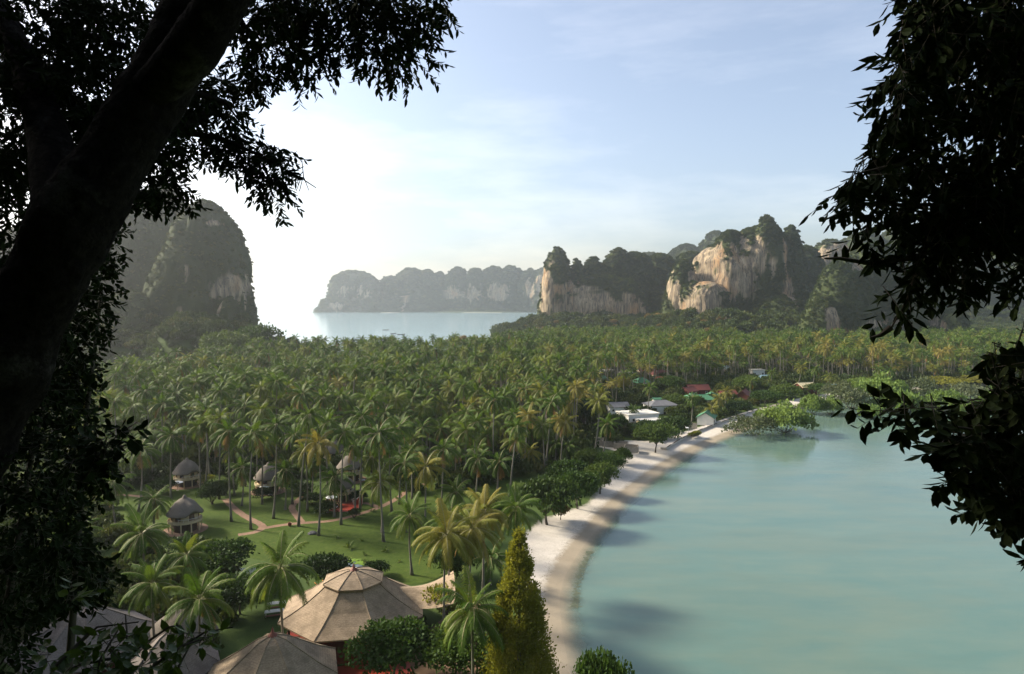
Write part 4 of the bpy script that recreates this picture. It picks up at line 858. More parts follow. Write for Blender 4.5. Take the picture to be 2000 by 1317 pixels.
# ---- round thatched bungalows
def bungalow(px, py, s, rz, lab, patio=True):
    g = G(px, py); t = empty('thatched_bungalow', g, rz, lab, 'bungalow', 'round thatched bungalows'); t.scale = (s, s, s)
    mb = MB(); prof = [(.001, 8.35), (.35, 8.3), (.55, 8.05), (1.25, 7.75), (2.3, 6.95), (3.15, 5.85), (3.85, 4.85), (4.25, 4.35), (4.22, 4.15), (3.5, 4.5), (.001, 4.6)]
    n = 36; v, f = [], []
    for i, (r_, z) in enumerate(prof):
        for k in range(n):
            a = 2 * math.pi * k / n; gab = math.exp(-((a - .3) / .33) ** 2) * (1 if 4 < i < 9 else 0); q = r_ * (1 + .012 * math.sin(k * 2.9 + i)); v.append((q * math.cos(a), q * math.sin(a), z + gab * 1.15))
    for i in range(len(prof) - 1):
        for k in range(n): f.append((i * n + k, i * n + (k + 1) % n, (i + 1) * n + (k + 1) % n, (i + 1) * n + k))
    rf = mb.add(v, f).build('roof', MAT['thatch'], t, True); MB().lathe([(.001, 8.75), (.3, 8.7), (.42, 8.35), (.6, 8.2)], 14).build('roof_cap', MAT['thatch'], rf, True)
    MB().lathe([(3.05, 2.7), (3.05, 4.6)], 20).build('upper_wall', MAT['cream'], t); MB().lathe([(2.75, 0), (2.75, 2.4)], 20).build('lower_wall', MAT['darkwood'], t)
    MB().lathe([(2.6, 2.35), (3.95, 2.35), (3.95, 2.95), (3.8, 2.95), (3.8, 2.68), (2.6, 2.68)], 28).build('balcony', MAT['cream'], t)
    for k in range(10):
        a = k * math.pi * .2 + .15; MB().box((3.68 * math.cos(a), 3.68 * math.sin(a), 1.2), (.24, .24, 2.4), a).build('post', MAT['cream'], t)
    for k, a in enumerate((-2.5, -1.6, -.75, .3, 1.4)):
        w = MB().box((3.03 * math.cos(a), 3.03 * math.sin(a), 3.75), (.16, 1.25, 1.5), a).build('window' if k != 2 else 'door', MAT['maroon'], t)
        MB().box((3.09 * math.cos(a), 3.09 * math.sin(a), 3.8), (.1, .9, 1.05), a).build('pane', MAT['glass'], w)
    for k in range(7):                   # rail on the open side
        a = -.6 + k * .28; MB().tube([(3.9 * math.cos(a), 3.9 * math.sin(a), 2.9), (3.9 * math.cos(a), 3.9 * math.sin(a), 3.55)], .035, 5).build('baluster', MAT['white'], t)
    MB().tube([(3.9 * math.cos(-.6 + k * .14), 3.9 * math.sin(-.6 + k * .14), 3.55) for k in range(13)], .05, 5).build('rail', MAT['white'], t)
    if patio: MB().lathe([(.001, .10), (5.2, .10), (5.2, -.1)], 22).build('patio', MAT['brick'], t)
    return g
bungalow(362, 1035, .9, -.9, 'nearest round bungalow with cream walls, at the left of the lawn')
bungalow(366, 948, .88, -.9, 'round bungalow directly behind the nearest one')
bungalow(525, 960, .9, -.8, 'round bungalow beside the parasol and lounger, half behind a short palm')
bungalow(684, 938, .9, -.6, 'round bungalow behind the terrace, right of the bright yellow-green palm')
bungalow(668, 976, .8, -.5, 'low bungalow with the red terrace floor, behind the low full palm')
bungalow(653, 905, .9, -.6, 'bungalow deep in the grove behind the terrace one', False)
bungalow(735, 880, .95, -.6, 'grey thatch among palms above the very tall lawn palm', False)
bungalow(425, 905, .9, -.6, 'bungalow in deep shade right of the two left bungalows', False)
sheet('terrace', [(640, 985), (700, 970), (712, 985), (690, 1000), (640, 1000)], LAND + .06, 'redfloor', kind='structure')
# ---- white stair rail of the terrace
t = empty('stair', G(690, 985), .4, 'white-railed stair climbing beside the red terrace', 'stair')
for k in range(6): MB().box((k * .42, 0, .15 + k * .2), (.42, 1.2, .3 + k * .4 - .25)).build('step', MAT['redfloor'], t)
for s_ in (-.6, .6):
    MB().tube([(0, s_, 1.15), (2.2, s_, 2.2)], .05, 6).build('rail', MAT['white'], t)
    for k in (0, 2.2): MB().tube([(k, s_, 0), (k, s_, 1.15 + k * .48)], .06, 6).build('rail_post', MAT['white'], t)
# ---- parasols and loungers
def parasol(px, py, lab, rz=.2):
    t = empty('parasol', G(px, py), rz, lab, 'parasol', 'white parasols by the bungalows'); MB().tube([(0, 0, 0), (0, 0, 2.45)], .035, 6).build('pole', MAT['darkwood'], t)
    MB().lathe([(.001, 2.62), (.5, 2.5), (1.45, 2.18), (1.45, 2.13), (.001, 2.4)], 8).build('canopy', MAT['canvas'], t); MB().lathe([(.001, .1), (.3, .1), (.34, 0)], 12).build('foot', MAT['concrete'], t); return t
parasol(347, 958, 'white parasol between the two left bungalows'); parasol(518, 966, 'white parasol in front of the half-hidden round bungalow'); parasol(648, 988, 'white parasol on the red terrace'); 
def lounger(px, py, rz, lab, mat='canvas'):
    t = empty('sun_lounger', G(px, py), rz, lab, 'sun lounger', 'sun loungers by the bungalows')
    MB().box((0, 0, .34), (1.3, .7, .1)).build('seat', MAT[mat], t); MB().add([(-.62, -.35, .32), (-.62, .35, .32), (-1.15, .35, .85), (-1.15, -.35, .85), (-.58, -.35, .40), (-.58, .35, .40), (-1.1, .35, .92), (-1.1, -.35, .92)], [(0, 1, 2, 3), (7, 6, 5, 4), (0, 4, 5, 1), (1, 5, 6, 2), (2, 6, 7, 3), (3, 7, 4, 0)]).build('backrest', MAT[mat], t)
    for x in (-.55, .55):
        for y in (-.3, .3): MB().tube([(x, y, 0), (x, y, .3)], .035, 5).build('leg', MAT['white'], t)
lounger(527, 969, -.5, 'white sun lounger under the parasol of the half-hidden bungalow'); lounger(655, 992, -.4, 'white sun lounger under the terrace parasol'); lounger(708, 940, .5, 'white sun lounger right of the terrace bungalow')
lounger(628, 1146, .5, 'orange lounger behind the pavilion roof, the larger of two', 'orange'); lounger(642, 1140, .5, 'orange lounger behind the pavilion roof, the smaller of two', 'orange')
for px, py, lab in ((540, 1186, 'pale garden table under the big white-ribbed palm, upper one'), (536, 1202, 'pale garden table under the big white-ribbed palm, lower one')):
    t = empty('garden_table', G(px, py), .3, lab, 'table', 'garden tables by the pavilion'); MB().box((0, 0, .74), (3.0, 1.1, .07)).build('table_top', MAT['roof_white'], t)
    for x in (-1.3, 1.3):
        for y in (-.45, .45): MB().box((x, y, .35), (.09, .09, .7)).build('leg', MAT['white'], t)
    MB().box((0, -.9, .42), (2.6, .35, .08)).build('bench', MAT['clay'], t)
# ---- pond with lily pads
sheet('pond', [(655, 1150), (650, 1112), (672, 1096), (706, 1098), (714, 1120), (704, 1142)], LAND + .03, 'pond', kind='structure')
sheet('pond', [(455, 1110), (520, 1108), (540, 1150), (480, 1170)], LAND + .03, 'pond', kind='structure')
mb = MB(); r = random.Random(3)
for k in range(150):
    u = r.random(); px = 660 + u * 48 + r.gauss(0, 3); py = 1102 - 7 * math.sin(u * 3.1) + r.gauss(0, 3.0); g = G(px, py); q = r.uniform(.12, .3)
    mb.add([(g.x + q * math.cos(a), g.y + q * math.sin(a), LAND + .045 + k * .0004) for a in [j * .9 for j in range(7)]], [tuple(range(7))])
mb.build('lily_leaves', MAT['lily'], None, label='bright green lily pads along the far rim of the pond', kind='stuff')
b_ = G(652, 1152); MB().box((b_.x, b_.y, LAND + .12), (7, 2.2, .16), .25).build('deck', MAT['darkwood'], None, label='dark timber deck between pond and pavilion roof', cat='deck')
# ---- seedlings, pot and rock on the lawn
for i, (px, py, s, lab) in enumerate(((660, 1052, .8, 'small palm seedling near the path on the lawn'), (682, 1072, 1.5, 'largest palm seedling in the middle of the lawn'), (707, 1058, .6, 'tiny seedling beside the very tall lawn palm'), (752, 1078, 1.0, 'leafy seedling right on the lawn below the tall palm'), (712, 1085, .8, 'seedling near the lily pond rim'), (713, 1098, .6, 'dark low seedling just above the pond'), (780, 1098, .6, 'seedling on the bare patch below the round-crowned palm'), (728, 1000, .9, 'seedling at the joint of the side path'))):
    t = empty('palm_seedling', G(px, py), i, lab, 'seedling', 'seedlings on the lawn'); rr = random.Random(i)
    for j in range(9): obj('frond', NEARF[(rr.choice((0, 1, 2)), rr.randrange(2))], t, rot=(0, 0, j * 2.4), scl=.22 * s * rr.uniform(.8, 1.3))
g = G(566, 1028); t = empty('plant_pot', g, 0, 'dark clay pot on the edge of the brick path', 'pot'); MB().lathe([(.25, 0), (.42, .35), (.38, .75), (.46, .82), (.36, .8), (.3, .5), (.001, .5)], 14).build('bowl', MAT['clay'], t, True); obj('frond', NEARF[(1, 0)], t, loc=(0, 0, .5), scl=.12)
def rock_mesh(r_, seed, mat, sx=1, sy=1, sz=.7, n=18):
    th, ph = np.meshgrid(np.linspace(0, 2 * np.pi, n * 2, endpoint=False), np.linspace(.02, np.pi - .02, n)); V = np.stack([np.cos(th) * np.sin(ph) * sx, np.sin(th) * np.sin(ph) * sy, np.cos(ph) * sz], -1).reshape(-1, 3)
    V = V * (1 + .35 * fbm(V * 2 + seed, 4, seed))[:, None] * r_; I_ = np.arange(len(V)).reshape(n, n * 2); F_ = np.stack([I_[:-1], I_[1:], np.roll(I_[1:], -1, 1), np.roll(I_[:-1], -1, 1)], -1).reshape(-1, 4)
    return np_mesh('rock', V, F_, [mat], True)
MAT['rock_dark'] = plain('dark_rock', (.055, .055, .06), (.10, .10, .105), 1.4, .85, .8, .08, None, 7)
obj('rock', rock_mesh(.8, 4, MAT['rock_dark'], 1.3), loc=G(610, 1043), label='black rock lying on the lawn beside the yellow-green palm', cat='rock')

# ---- pavilions
def octo_roof(mb, tiers, n=8, ph=0, sag=.0, seg=4, sx=1, sy=1):
    """tiers: (radius, z) from eave upward; each facet cut in strips so that it sags"""
    rows = []
    for i, (r_, z) in enumerate(tiers): rows.append([(r_ * math.cos(2 * math.pi * k / n + ph) * sx, r_ * math.sin(2 * math.pi * k / n + ph) * sy, z) for k in range(n)])
    v = [p for r_ in rows for p in r_]; f = []
    for i in range(len(rows) - 1):
        for k in range(n): f.append((i * n + k, i * n + (k + 1) % n, (i + 1) * n + (k + 1) % n, (i + 1) * n + k))
    mb.add(v, f); return rows
def pavilion(loc, rr, rz, lab, mat='shingle', tier2=True, floor=True, h=1.0, posts=8, finial=True):
    t = empty('pavilion', loc, rz, lab, 'pavilion'); ph = math.pi / 8
    prof = [(rr, 3.55 * h), (rr, 3.75 * h), (rr * .82, 4.62 * h), (rr * .64, 5.7 * h), (rr * .47, 7.0 * h), (rr * .36, 8.0 * h)] if tier2 else [(rr, 3.5 * h), (rr, 3.7 * h), (rr * .72, 4.9 * h), (rr * .45, 6.4 * h), (rr * .22, 7.7 * h), (.05, 8.4 * h)]
    mb = MB(); rows = octo_roof(mb, prof, ph=ph); lo = mb.build('roof', MAT[mat], t)
    if tier2:
        mb = MB(); rows2 = octo_roof(mb, [(rr * .36, 7.85 * h), (rr * .415, 7.95 * h), (rr * .415, 8.15 * h), (rr * .25, 8.85 * h), (rr * .1, 9.35 * h), (.02, 9.5 * h)], ph=ph); up = mb.build('upper_roof', MAT[mat], t)
        for k in range(8): MB().tube([Vector(r_[k]) + Vector((0, 0, .03)) for r_ in rows2[2:]], .07, 5).build('hip_ridge', MAT[mat], up)
    for k in range(8): MB().tube([Vector(r_[k]) + Vector((0, 0, .03)) for r_ in rows[1:]], .085, 5).build('hip_ridge', MAT[mat], lo)
    zt = (9.5 if tier2 else 8.35) * h
    if finial: MB().lathe([(.62, zt - .12), (.5, zt + .1), (.22, zt + .3), (.12, zt + .75), (.02, zt + 1.05)], 14).build('finial', MAT['clay'], t, True)
    mb = MB(); octo_roof(mb, [(rr * .97, 3.5 * h), (rr * .35, (7.4 if tier2 else 5.6) * h)], ph=ph); mb.build('ceiling', MAT['darkwood'], t)
    for k in range(8):
        a = 2 * math.pi * k / 8 + ph; MB().box((rr * .86 * math.cos(a), rr * .86 * math.sin(a), 2.05 * h), (.3, .3, 4.1 * h), a).build('post', MAT['darkwood'], t)
    if floor: mb = MB(); octo_roof(mb, [(rr * .95, -.3), (rr * .95, .35), (.01, .35)], ph=ph); mb.build('floor', MAT['redfloor'], t)
    return t
cA = Vector((P(692, 1200, 103).x, 103, LAND)); tA = pavilion(cA, 11.4, .12, 'large two-tiered shingle pavilion with a red finial, beside the lily pond')
# swept wing of the large pavilion: a saddle roof
mb = MB(); V_, F_ = [], []; na, nb = 12, 9
for i in range(na):
    for j in range(nb):
        u, v = i / (na - 1), j / (nb - 1) * 2 - 1; x = 4.0 + u * 11.5; hw = 2.0 + u * 4.2; V_.append((x, 1.8 + v * hw, 6.3 - 1.6 * math.sin(u * 1.9) + u * u * 2.0 - (1.9 - .5 * u) * abs(v) ** 1.4))
for i in range(na - 1):
    for j in range(nb - 1): F_.append((i * nb + j, (i + 1) * nb + j, (i + 1) * nb + j + 1, i * nb + j + 1))
mb.add(V_, F_).build('wing_roof', MAT['shingle'], tA, True)
for x, y in ((14.2, -3.6), (14.2, 6.6)): MB().box((x, y, 1.9), (.3, .3, 3.8)).build('post', MAT['darkwood'], tA)
MB().box((4, -13, .1), (10, 6, .3), .2).build('forecourt', MAT['redfloor'], tA)
cB = Vector((P(533, 1270, 86).x, 86, LAND - .6)); pavilion(cB, 8.6, .30, 'shingle pavilion with a red finial in front of the large one', tier2=False)
cC = Vector((P(170, 1300, 92).x, 92, LAND)); pavilion(cC, 9.2, .2, 'grey-roofed pavilion behind the leafy twigs at the bottom left corner', 'shingle_grey', False, True, 1.05, finial=False)
cD = Vector((P(335, 1310, 87).x, 87, LAND - .5)); pavilion(cD, 6.2, .5, 'smaller grey-roofed pavilion with a ridge valley, behind the leafy twigs', 'shingle_grey', False, True, 1.0, finial=False)
t = empty('thatched_hut', Vector((P(348, 1240, 96).x, 96, LAND)), 0, 'brown thatched hut under the feathery palm at the bottom', 'hut')
MB().lathe([(5.4, 2.3), (5.4, 2.5), (4.2, 3.6), (2.6, 5.0), (1.2, 6.0), (.02, 6.3)], 22).build('roof', MAT['thatch'], t, True); MB().lathe([(4.2, 0), (4.2, 3.2)], 18).build('wall', MAT['darkwood'], t)
MB().box((0, -4.2, 1.1), (1.2, .16, 2.2)).build('door', MAT['maroon'], t)

# ---- village houses
def house(px, py, w, dp, h, rise, roof, lab, rz=0, wall='cream', hip=False, name='house', flat=False, z=LAND, win=3):
    g = G(px, py, z); t = empty(name, g, rz, lab, 'house'); x, y, o_ = w / 2, dp / 2, .55
    MB().box((0, 0, h / 2), (w, dp, h)).build('wall', MAT[wall], t)
    if flat: rf = MB().box((0, 0, h + .18), (w + .8, dp + .8, .36)).build('roof', MAT[roof], t)
    else:
        k = x * (.45 if hip else 0); e = .0 if hip else 0; X, Y = x + o_, y + o_; rx = X - (Y * .9 if hip else 0); z0, z1 = h - .12, h + rise
        v = [(-X, -Y, z0), (X, -Y, z0), (X, Y, z0), (-X, Y, z0), (-rx, 0, z1), (rx, 0, z1)]; v += [(a, b, c - .16) for a, b, c in v]
        f = [(0, 1, 5, 4), (2, 3, 4, 5), (1, 2, 5), (3, 0, 4)] if hip else [(0, 1, 5, 4), (2, 3, 4, 5)]
        f += [tuple(i + 6 for i in q)[::-1] for q in f] + [(0, 6, 7, 1), (2, 8, 9, 3)] + ([(1, 7, 8, 2), (3, 9, 6, 0)] if hip else [(1, 7, 11, 5), (5, 11, 8, 2), (3, 9, 10, 4), (4, 10, 6, 0)])
        rf = MB().add(v, f).build('roof', MAT[roof], t); MB().tube([(-rx, 0, z1 + .02), (rx, 0, z1 + .02)], .12, 6).build('ridge', MAT[roof], rf)
        if not hip: 
            for s_ in (-1, 1): MB().add([(s_ * x, -y, h - .05), (s_ * x, y, h - .05), (s_ * x, 0, h + rise * (y / (y + o_)) - .15), (s_ * (x - .15), -y, h - .05), (s_ * (x - .15), y, h - .05), (s_ * (x - .15), 0, h + rise * (y / (y + o_)) - .15)], [(0, 1, 2), (5, 4, 3), (0, 3, 4, 1), (1, 4, 5, 2), (2, 5, 3, 0)]).build('gable', MAT['white' if wall != 'maroon' else 'maroon'], t)
    for k in range(win):
        xx = -x + w * (k + .5) / win
        if k == win // 2: MB().box((xx, -y - .03, 1.05), (1.0, .12, 2.1)).build('door', MAT['darkwood'], t)
        else:
            wd = MB().box((xx, -y - .03, h * .58), (1.2, .12, 1.2)).build('window', MAT['white'], t); MB().box((xx, -y - .06, h * .58), (1.0, .12, 1.0)).build('pane', MAT['glass'], wd)
    return t
house(1245, 828, 14, 10, 4.6, 0, 'roof_white', 'flat white-roofed house behind the dark shore trees', .35, 'white', flat=True)
house(1268, 836, 9, 5, 3.2, 0, 'roof_white', 'lower flat white annexe in front of the white-roofed house', .35, 'cream', flat=True)
house(1205, 808, 9, 7, 3.6, 1.6, 'roof_grey', 'grey-roofed house left of the flat white roof', .2, 'white')
house(1290, 806, 13, 9, 4.0, 1.8, 'roof_grey', 'dark grey roof right behind the flat white roof', .2, 'white', True)
house(1380, 828, 8, 6.5, 3.2, 2.2, 'roof_green', 'green-gabled beach house beside the promenade', 1.15, 'white')
house(1372, 792, 11, 8, 3.4, 2.0, 'roof_green', 'green hipped roof in the middle of the village', .2, 'cream', True)
house(1352, 790, 9, 7, 3.2, 2.4, 'roof_green', 'pale green hipped roof next to the round green tree', .5, 'cream', True)
house(1388, 785, 7, 7, 3.2, 1.8, 'roof_green', 'small green roof under the dark red roof', .8, 'cream', True)
house(1292, 795, 8, 6, 3.0, 1.6, 'roof_green', 'green roof peeping out left of the round green tree', .1, 'cream')
house(1362, 772, 11, 7, 3.4, 2.4, 'roof_red', 'dark red roof above the green roofs', .1, 'maroon')
house(1345, 774, 7, 6, 3.0, 2.0, 'roof_red', 'small dark red roof left of the big dark red one', .6, 'maroon')
house(1453, 784, 7, 6, 3.2, 2.6, 'roof_red', 'red steep-roofed house near the shore trees', 1.0, 'maroon')
house(1420, 780, 8, 6, 3.0, 2.0, 'roof_red', 'faded red roof behind the golden palms', .2, 'maroon')
house(1260, 733, 10, 7, 3.4, 2.4, 'roof_red', 'brick-red roof deep in the palm grove, upper one', .1, 'cream')
house(1288, 740, 12, 7, 3.4, 2.6, 'roof_red', 'brown-red roof beside the upper brick-red one', .3, 'cream', True)
house(1294, 752, 7, 6, 3.2, 2.0, 'roof_orange', 'small brick-orange roof below the brown-red one', .4, 'cream')
house(1252, 757, 9, 7, 3.4, 2.6, 'roof_green', 'green pyramid roof in the grove below the red roofs', .4, 'white', True)
house(1118, 756, 12, 8, 3.4, 2.4, 'roof_green', 'green roof at the left end of the village', .2, 'white')
house(1175, 752, 8, 6, 3.4, 2.2, 'roof_green', 'green gable right of the left-end green roof', 1.2, 'white')
house(1182, 738, 9, 6, 5.0, 0, 'roof_white', 'pale flat building glimpsed over the green gable', .2, 'white', flat=True)
house(1224, 742, 8, 6, 4.6, 0, 'roof_white', 'pale building glimpsed between palms left of the red roofs', .2, 'white', flat=True)
house(1496, 748, 12, 7, 3.4, 1.6, 'roof_blue', 'pale blue roof in the palms above the shore', .1, 'white', True)
house(1478, 738, 8, 6, 5.2, 0, 'roof_white', 'white building just behind the pale blue roof', .1, 'white', flat=True)
house(1418, 728, 9, 7, 3.2, 2.0, 'roof_blue', 'faint bluish roof far back among the palms', .1, 'white', True)
house(1572, 770, 9, 8, 4.4, 2.0, 'roof_cream', 'dark red hut with a big cream roof at the shore', .25, 'maroon')
house(1622, 764, 7, 6, 2.6, 1.2, 'roof_blue', 'low pale roof behind the grey mangroves', .1, 'darkwood')
house(1858, 752, 7, 4, 3.0, 0, 'roof_white', 'tiny white building behind the olive bushes', .0, 'white', flat=True)
house(1815, 746, 6, 4, 3.0, 1.2, 'roof_grey', 'tiny grey shed in the band of palms', .0, 'white')
house(1975, 684, 30, 9, 7, 2.4, 'roof_orange', 'long two-storey building with an orange roof at the far right', -.1, 'white', win=9)
# ---- small beach sheds, pens, promenade
for i, (px, py, lab) in enumerate(((1328, 838, 'white canopy left of the timber fence, upper one'), (1334, 848, 'white canopy left of the timber fence, lower one'))):
    t = empty('canopy', G(px, py), .3, lab, 'canopy'); MB().box((0, 0, 2.5), (3.6, 2.6, .14)).build('canopy_top', MAT['canvas'], t)
    for x in (-1.6, 1.6):
        for y in (-1.1, 1.1): MB().box((x, y, 1.22), (.1, .1, 2.44)).build('post', MAT['white'], t)
t = empty('fence', G(1345, 838), -.45, 'brown timber fence beside the green-gabled beach house', 'fence')
for k in range(20): MB().box((k * .34 - 3.3, 0, 1.3), (.31, .07, 2.6 + .1 * (k % 3 - 1))).build('board', MAT['concrete'], t)
t = empty('hedge', G(1357, 852), 0, 'clipped green hedge at the foot of the timber fence', 'hedge'); obj('crown', CROWN[('bright', 0)][0], t, scl=(4.2, 1.6, 2.4), rot=(0, 0, .7)); MB().box((0, 0, .3), (4, 1, .6), .7).build('stem', MAT['bark'], t)
def pen(px, py, lab, rz=-.25, w=4.6, d=4.2, h=2.0):
    t = empty('concrete_pen', G(px, py), rz, lab, 'pen', 'roofless concrete pens by the beach')
    for c, s_ in (((0, -d / 2, h / 2), (w, .18, h)), ((0, d / 2, h / 2), (w, .18, h)), ((-w / 2 + .09, 0, h / 2 + .003), (.18, d - .19, h)), ((w / 2 - .09, 0, h / 2 + .003), (.18, d - .19, h))): MB().box(c, s_).build('wall', MAT['concrete'], t)
for px, py, lab in ((1170, 868, 'roofless concrete pen, first of the row from the palms'), (1190, 871, 'roofless concrete pen, second of the row from the palms'), (1213, 875, 'roofless concrete pen, third and biggest of the row'), (1233, 882, 'roofless concrete pen nearest the shore tree')): pen(px, py, lab)
line = [(1296, 876), (1318, 862), (1345, 848), (1380, 834), (1420, 820), (1450, 810), (1478, 801)]
p = smooth_line([tuple(G(a, b)[:2]) for a, b in line], 2)
t = empty('promenade', (0, 0, 0), 0, 'pale promenade kerb curving along the top of the beach', 'promenade')
for i in range(len(p) - 1):
    a, b = Vector(p[i]), Vector(p[i + 1]); c = (a + b) / 2; d = b - a; MB().box((c.x, c.y, 1.15), (d.length - .02, 2.2, .7), math.atan2(d.y, d.x)).build('slab', MAT['seawall'], t)
    n_ = Vector((d.y, -d.x)).normalized() * 1.0; MB().box((c.x + n_.x, c.y + n_.y, 1.62), (d.length - .06, .16, .24), math.atan2(d.y, d.x)).build('kerb', MAT['darkwood' if i % 3 else 'seawall'], t)
# ---- boats far out in the western bay, sand strip across the water
for i, (px, py, s, lab) in enumerate(((753, 645, 1.0, 'tiny dark boat farthest out in the western bay'), (768, 652, .8, 'tiny boat in the western bay, between the outer and inner boats'), (783, 654, 1.1, 'tiny boat in the western bay, nearest of the three to the palms'))):
    g = G(px, py, 0); t = empty('longtail_boat', g, .15 * i, lab, 'boat', 'boats in the western bay'); L_, W_ = 11 * s, 1.9 * s; V_, F_ = [], []
    for j in range(9):
        u = j / 8; x = (u - .5) * L_; hw = W_ / 2 * math.sin(math.pi * (.08 + .86 * u)) ** .6; zz = .9 + 1.6 * max(0, u - .7) ** 1.5 * 3
        V_ += [(x, -hw, zz), (x, -hw * .5, -.2), (x, hw * .5, -.2), (x, hw, zz)]
        if j: k = 4 * j; F_ += [(k - 4, k - 3, k + 1, k), (k - 3, k - 2, k + 2, k + 1), (k - 2, k - 1, k + 3, k + 2)]
    MB().add(V_, F_).build('hull', MAT['darkwood'], t); MB().box((-.5, 0, 2.4), (3.6 * s, 1.5 * s, .1)).build('awning', MAT['roof_blue'], t)
for px0, px1, d_ in ((905, 978, 2990), (752, 772, 2990)):
    a, b = P(px0, 612, d_), P(px1, 612, d_ - 30); MB().box(((a.x + b.x) / 2, (a.y + b.y) / 2, -.6), ((b - a).length, 60, 3.2), math.atan2(b.y - a.y, b.x - a.x)).build('beach', MAT['seawall'], kind='structure')
# ---- rock with a tree at the bottom of the picture
q = P(1250, 1330, 74); obj('rock', rock_mesh(6.2, 9, MAT['rock_dark'], 1.1, 1, .9, 40), loc=(q.x - .5, 77, 2.0), label='dark grey rock in the water at the bottom edge', cat='rock')
tree('rock_tree', Vector((P(1175, 1300, 73).x, 73, 4.2)), 7.4, P(1175, 1250, 73).z - 4.2, 'tree', 'leafy tree on the dark rock at the bottom edge', trunk_h=.15, var=1)
tree('rock_shrub', Vector((P(1222, 1300, 75).x, 75, 6.0)), 5, 3.4, 'dark', 'shrub on the dark rock beside the leafy tree', 'shrub', trunk_h=.05, var=2)
# ---- weed in the shallows and the wrack line on the sand: too many bits to count
def bits(name, pts, sz, z, mat, lab, seed):
    r = np.random.default_rng(seed); n = len(pts); a = np.linspace(0, 2 * np.pi, 6, endpoint=False)[None] + r.random((n, 1)) * 6; q = sz * (.4 + r.random((n, 6))); st = 1 + 1.6 * r.random((n, 1))
    zz = z if hasattr(z, '__len__') else np.full(n, z)
    V = np.stack([pts[:, :1] + q * np.cos(a) * st, pts[:, 1:2] + q * np.sin(a), np.repeat(zz[:, None] + .0006 * (np.arange(n) % 40)[:, None], 6, 1)], -1)
    return obj(name, np_mesh(name, V.reshape(-1, 3), np.arange(n * 6).reshape(n, 6), [MAT[mat]]), kind='stuff', label=lab)
MAT['weed'] = plain('sea_weed', (.10, .115, .075), (.07, .085, .055), 3, .8)
MAT['wrack'] = plain('beach_wrack', (.16, .12, .08), (.10, .075, .05), 3, .9)
r = np.random.default_rng(77); t_ = r.random(520); ln = np.array(smooth_line([tuple(G(a, b, 0)[:2]) for a, b in ((1152, 1078), (1142, 1098), (1134, 1120), (1128, 1150), (1124, 1185))], 3)); k_ = t_ * (len(ln) - 1.01); i_ = k_.astype(int); p_ = ln[i_] + (ln[i_ + 1] - ln[i_]) * (k_ - i_)[:, None]
bits('seaweed', p_ + r.normal(size=(520, 2)) * [.38, .3], .13, .012, 'weed', 'dark weed in a broken strip along the shallows', 1)
east_l = np.array(smooth_line(east, 2)); nb_ = 900; k_ = r.random(nb_) ** 1.2 * (len(east_l) - 1.01); i_ = k_.astype(int); dv = east_l[i_ + 1] - east_l[i_]; nn_ = np.stack([-dv[:, 1], dv[:, 0]], -1) / (np.linalg.norm(dv, axis=1, keepdims=True) + 1e-9)
p_ = east_l[i_] + dv * (k_ - i_)[:, None] + nn_ * (3.6 + .5 * r.normal(size=(nb_, 1)) + .6 * np.sin(k_ * 2.1)[:, None]); zz_, sd_ = height(p_[:, 0], p_[:, 1]); ok_ = (sd_ > 1.5) & (sd_ < 8); bits('beach_debris', p_[ok_], .07, zz_[ok_] + .012, 'wrack', 'broken line of drift along the top of the wet sand', 2)
# ================================================================== the trees framing the lookout
def leaf_mesh(mat, w=.21, name='leaf'):
    V = np.array([(0, 0, 0), (.28, w * .8, -.03), (.62, w * .85, -.06), (1, 0, -.16), (.62, -w * .85, -.06), (.28, -w * .8, -.03), (.30, 0, .02), (.64, 0, -.01)], np.float32)
    F = np.array([(0, 6, 1, 1), (6, 7, 2, 1), (7, 3, 2, 2), (0, 5, 6, 6), (5, 4, 7, 6), (4, 3, 7, 7)]); T = []
    for q in F: T += [(q[0], q[1], q[2])] + ([(q[0], q[2], q[3])] if q[3] != q[2] else [])
    return V, np.array(T, np.int32)
def bare_tubes(lines, name, mat, parent, n=6):
    mb = MB()
    for pts, r0, r1 in lines:
        m_ = len(pts); mb.tube(pts, [r0 + (r1 - r0) * i / (m_ - 1) for i in range(m_)], n, False)
    return mb.build(name, mat, parent, True)
def sprays(blobs, leaf, seed, per=(6, 10), droop=.5, dens=1.0, out=None):
    """blobs: (px, py, rx, ry, d0, d1, count of sprays); gives leaf frames and twig lines"""
    r = np.random.default_rng(seed); Ls, tw = [], []
    for (px, py, rx, ry, d0, d1, n) in blobs:
        for _ in range(int(n * dens)):
            a = r.random() * 6.283; q = math.sqrt(r.random()); p = np.array(P(px + rx * q * math.cos(a), py + ry * q * math.sin(a), d0 + (d1 - d0) * r.random()))
            dr = unit(np.array([math.cos(a) * .7 * q, r.normal() * .5, -math.sin(a) * .5 * q - droop]) + r.normal(size=3) * .35); m_ = r.integers(*per); ln = leaf * (.29 * m_)
            tw.append(([Vector(p - dr * ln * .6), Vector(p), Vector(p + dr * ln)], leaf * .035, leaf * .012)); sd = unit(np.cross(dr, r.normal(size=3)))
            for j in range(m_):
                t = (j + .5) / m_; s = (-1) ** j; o = p + dr * ln * t; u = unit(dr * .75 + sd * s * .8 + np.array([0, 0, -.35]) + r.normal(size=3) * .22)
                w = unit(np.cross(u, np.array([0, 0, 1.0]) + r.normal(size=3) * .55)); nn = np.cross(u, w); L = leaf * (.7 + .55 * r.random())
                Ls.append((o, u * L, w * L, nn * L))
    return Ls, tw
